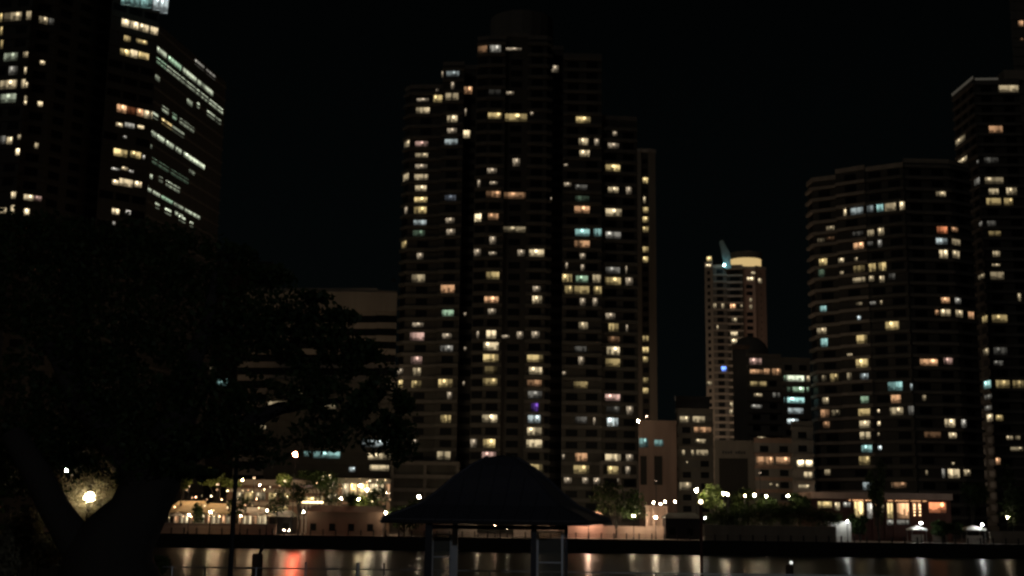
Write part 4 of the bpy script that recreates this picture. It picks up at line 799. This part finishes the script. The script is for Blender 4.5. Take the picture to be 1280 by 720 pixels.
# ------------------------------------------------------------------ foreground
GZ = 5.0
pv = thing('pavilion', (at(618,700,22.5).x, 22.5, GZ), 'dark open-sided pavilion with a steep hipped roof in the near foreground', 'pavilion')
ze = at(480,651,20.5).z; zp = at(628,571,23).z
cx, cy_ = at(627,640,23).x, 23.0
def gp(u, v, z, rot=math.radians(-12)):   # local pavilion axes
    return (cx+u*math.cos(rot)-v*math.sin(rot), cy_+u*math.sin(rot)+v*math.cos(rot), z)
prof = [(1.0,0),(.99,.03),(.70,.24),(.55,.44),(.42,.65),(.27,.85),(.13,.985),(.03,1.02)]
R_ = []
HX, HY = 1.80, 1.50
for s, t_ in prof: R_.append([gp(sx*HX*s, sy*HY*s, ze+(zp-ze)*t_) for sx, sy in ((-1,-1),(1,-1),(1,1),(-1,1))])
m = MB(); m.rings([[gp(sx*HX*.97, sy*HY*.97, ze-.035) for sx, sy in ((-1,-1),(1,-1),(1,1),(-1,1))]]+R_); m.build('roof', M['roof_navy'], pv)
for sx, sy in ((-1,-1),(1,-1),(1,1),(-1,1)):
    MB().tube([Vector(gp(sx*HX*q, sy*HY*q, ze+(zp-ze)*t_+.012)) for q, t_ in prof[:-1]], .022, 6).build('hip_cap', M['steel'] if False else M['roof_navy'], pv)
for k in range(-6,7):
    u = k/6.5; pts = []
    for q, t_ in prof:
        if q < abs(u)+.02: break
        pts.append(Vector(gp(u*HX, -HY*q, ze+(zp-ze)*t_+.008)))
    if len(pts) > 1: MB().tube(pts, .009, 4).build('roof_seam', M['roof_navy'], pv)
MB().tube([Vector(gp(sx*HX*1.005, sy*HY*1.005, ze-.02)) for sx, sy in ((-1,-1),(1,-1),(1,1),(-1,1),(-1,-1))], .03, 6).build('gutter', M['metal_dark'], pv)
def post(px, Y, wpx, mt='metal_dark'):
    p = at(px,690,Y); h_ = wpx*Y/F/2; MB().box(p.x-h_,p.x+h_,Y-h_,Y+h_,GZ-.05,ze+.05).build('post', M[mt], pv)
post(535.7,21.9,8.5); post(666.8,22.0,7); post(707.5,22.8,3.5); post(568.5,24.0,7,'steel')
for a_, b_ in ((at(535.7,655,21.9), at(667,655,22.0)), (at(667,655,22.0), at(707.5,655,22.8))): MB().tube([(a_.x,a_.y,ze-.10),(b_.x,b_.y,ze-.10)], .035, 4).build('beam', M['metal_dark'], pv)
def screen(x0, x1, Y, ytop, parts):
    a_, b_ = at(x0,ytop,Y), at(x1,ytop,Y); m = MB(); m.box(a_.x,b_.x,Y,Y+.012,GZ+.15,a_.z); o = m.build('screen_panel', M['screen'], pv)
    f = MB(); 
    for x in (a_.x, b_.x): f.box(x-.018,x+.018,Y-.02,Y+.03,GZ,a_.z)
    for yy in parts: z = at(x0,yy,Y).z; f.box(a_.x+.019,b_.x-.019,Y-.018,Y+.028,z-.012,z+.012)
    f.build('frame', M['steel'], o)
screen(541,564,23.4,667,(667.5,696)); screen(672,703,22.8,664,(664.5,703,))
# park lamp behind the viewer
pk_ = thing('park_lamp', (12,-5,5.9), 'tall park lamp standing behind the viewer on the lawn', 'lamp')
MB().tube([(12,-5,5.85),(12,-5,11.6)], [.09,.06], 8).build('pole', M['metal_dark'], pk_); MB().lathe((12,-5,11.9), [(.3,0),(.25,.12),(.02,.2)], 12).build('lamp_cap', M['metal_dark'], pk_)
l = bpy.data.lights.new('park_bulb','POINT'); l.energy = 1900; l.color = (.85,.9,1); l.shadow_soft_size = .15
o = bpy.data.objects.new('bulb', l); COL.objects.link(o); o.parent = pk_; o.location = (0,0,5.75)
# near railing
nr = thing('near_railing', (0,25.9,5.0), 'thin metal railing along the near river edge in the foreground', 'railing')
RY = 25.9
xs = [12,62,90,170,215,256,320,382,447,480,548,612,690,760,820,900,965,1030,1100,1165,1230,1290]
for px in xs:
    x = at(px,715,RY).x; tall = px in (382,447,480); MB().tube([(x,RY,4.98),(x,RY,6.32+(.12 if tall else 0))], .018 if not px==447 else .035, 8).build('post', M['steel'], nr)
m = MB(); z = at(400,711,RY).z
for dz, r_ in ((0,.014),(-.38,.008),(-.76,.008)): m.tube([(at(-20,715,RY).x,RY,z+dz),(at(1310,715,RY).x,RY,z+dz)], r_, 6)
m.build('rail', M['steel'], nr)
# slim pole
sp = thing('slim_pole', (at(288.3,700,24.6).x,24.6,5.0), 'slim dark pole rising beside the fig tree into its crown', 'pole')
x = at(288.3,700,24.6).x; m = MB(); m.tube([(x,24.6,4.98),(x+.02,24.6,at(288,500,24.6).z)], [.05,.04], 10); m.lathe((x,24.6,5.0),[(.12,-.02),(.12,.06),(.06,.1)],10); m.build('shaft', M['metal_dark'], sp)
MB().lathe((x+.02,24.6,at(288,500,24.6).z),[(.05,0),(.16,.12),(.14,.22),(.02,.3)],10).build('unlit_lamp_head', M['metal_dark'], sp)
# right pole with small lamp
rp_ = thing('channel_marker_pole', (at(877,700,60).x,60,0), 'thin red-brown pole standing in the river right of centre with a small lamp on top', 'pole')
x = at(877,700,60).x; MB().tube([(x,60,-2),(x,60,at(877,630,60).z)], .07, 8).build('shaft', M['red'], rp_)
MB().ball((x,60,at(877,628,60).z+.03), .09, 8).build('lamp_globe', lampmat('w', 14), rp_)
# mooring piles
def pile(px, pytop, Y, wpx, label, bird):
    x = at(px,715,Y).x; zt = at(px,pytop,Y).z; r_ = wpx*Y/F/2; t = thing('mooring_pile', (x,Y,0), label, 'mooring pile', 'mooring piles in the near river')
    MB().tube([(x,Y,-2),(x,Y,zt-.1),(x,Y,zt)], [r_*1.05,r_,r_*.85], 12, .02).build('pile', M['timber'], t)
    if not bird: MB().ball((x+.08,Y-.1,zt+.12), .09, 8).build('marker_lamp', lampmat('c', 1.2), t); MB().tube([(x+.08,Y-.1,zt-.1),(x+.08,Y-.1,zt+.05)], .03, 6).build('lamp_stem', M['metal_dark'], t)
    return x, zt, r_
x, zt, r_ = pile(321,692,60,13,'thick dark timber mooring pile right of the slim pole', True)
pile(987,706,70,9,'dark mooring pile with a tiny white lamp at right of centre', False)
# cormorant on the pile
b_ = thing('cormorant', (x+.13,60,zt), 'black water bird perched upright on the thick mooring pile', 'bird')
m = MB(); m.tube([(x+.05,60,zt-.05),(x+.10,60,zt+.05),(x+.17,60,zt+.20),(x+.22,60,zt+.34),(x+.235,60,zt+.44),(x+.25,59.98,zt+.50),(x+.27,59.95,zt+.52),(x+.30,59.90,zt+.52)], [.02,.05,.085,.065,.035,.03,.032,.008], 10)
m.build('body', M['metal_dark'], b_, smooth=True)
street_lamp(1200,-900,-7,.16,'w',14,'lamp post on the lawn behind the viewer', base=5.9, name='park_lamp', group='lamps near the fig tree') if False else None
# near-bank shrubs, lamp behind the fig trunk and leaves added as its halo
def shrub(label, cl, n, mt, x, Y, name='shrub', sz=.05):
    t = thing(name, (x,Y,5.0), label, 'shrub', 'shrubs by the fig tree'); leaf_obj('foliage', leaves(cl, n, sz, n), M[mt], t)
    m = MB()
    for i in range(4): m.tube([(x+(i-1.5)*.1,Y,4.95),tuple(cl[i%len(cl)][0])], [.03,.01], 6)
    m.build('stem', M['bark'], t)
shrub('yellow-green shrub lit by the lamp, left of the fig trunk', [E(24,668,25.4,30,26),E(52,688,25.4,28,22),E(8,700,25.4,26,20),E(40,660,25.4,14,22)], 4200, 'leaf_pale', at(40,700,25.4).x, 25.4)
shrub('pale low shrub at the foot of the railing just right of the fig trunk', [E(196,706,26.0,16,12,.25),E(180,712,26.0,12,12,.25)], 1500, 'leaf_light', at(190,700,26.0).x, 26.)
shrub('pale leaves added as the glare halo round the near lamp behind the fig trunk', [E(112,622,26.75,64,46,.5),E(112,622,26.6,34,26,.5),E(96,634,26.8,30,14,.5),E(130,630,26.4,26,20,.5),E(112,622,26.3,24,22,.10)], 13000, 'leaf_pale', at(112,700,26.8).x, 26.8, sz=.022)  # added leaves that imitate the soft glare around the lamp
street_lamp(112,622,26.5,.26,'w',5.5,'glowing near lamp seen through the gap between the fig trunk limbs', base=0, name='riverside_lamp', group='lamps near the fig tree')
street_lamp(83,588,120,.25,'c',22,'small white lamp seen through the leaves left of the glowing near lamp', base=0, name='river_beacon', group='lamps near the fig tree')
street_lamp(137,636,245,.40,'p',18,'small pinkish lamp low on the far bank between the fig limbs', name='promenade_lamp')
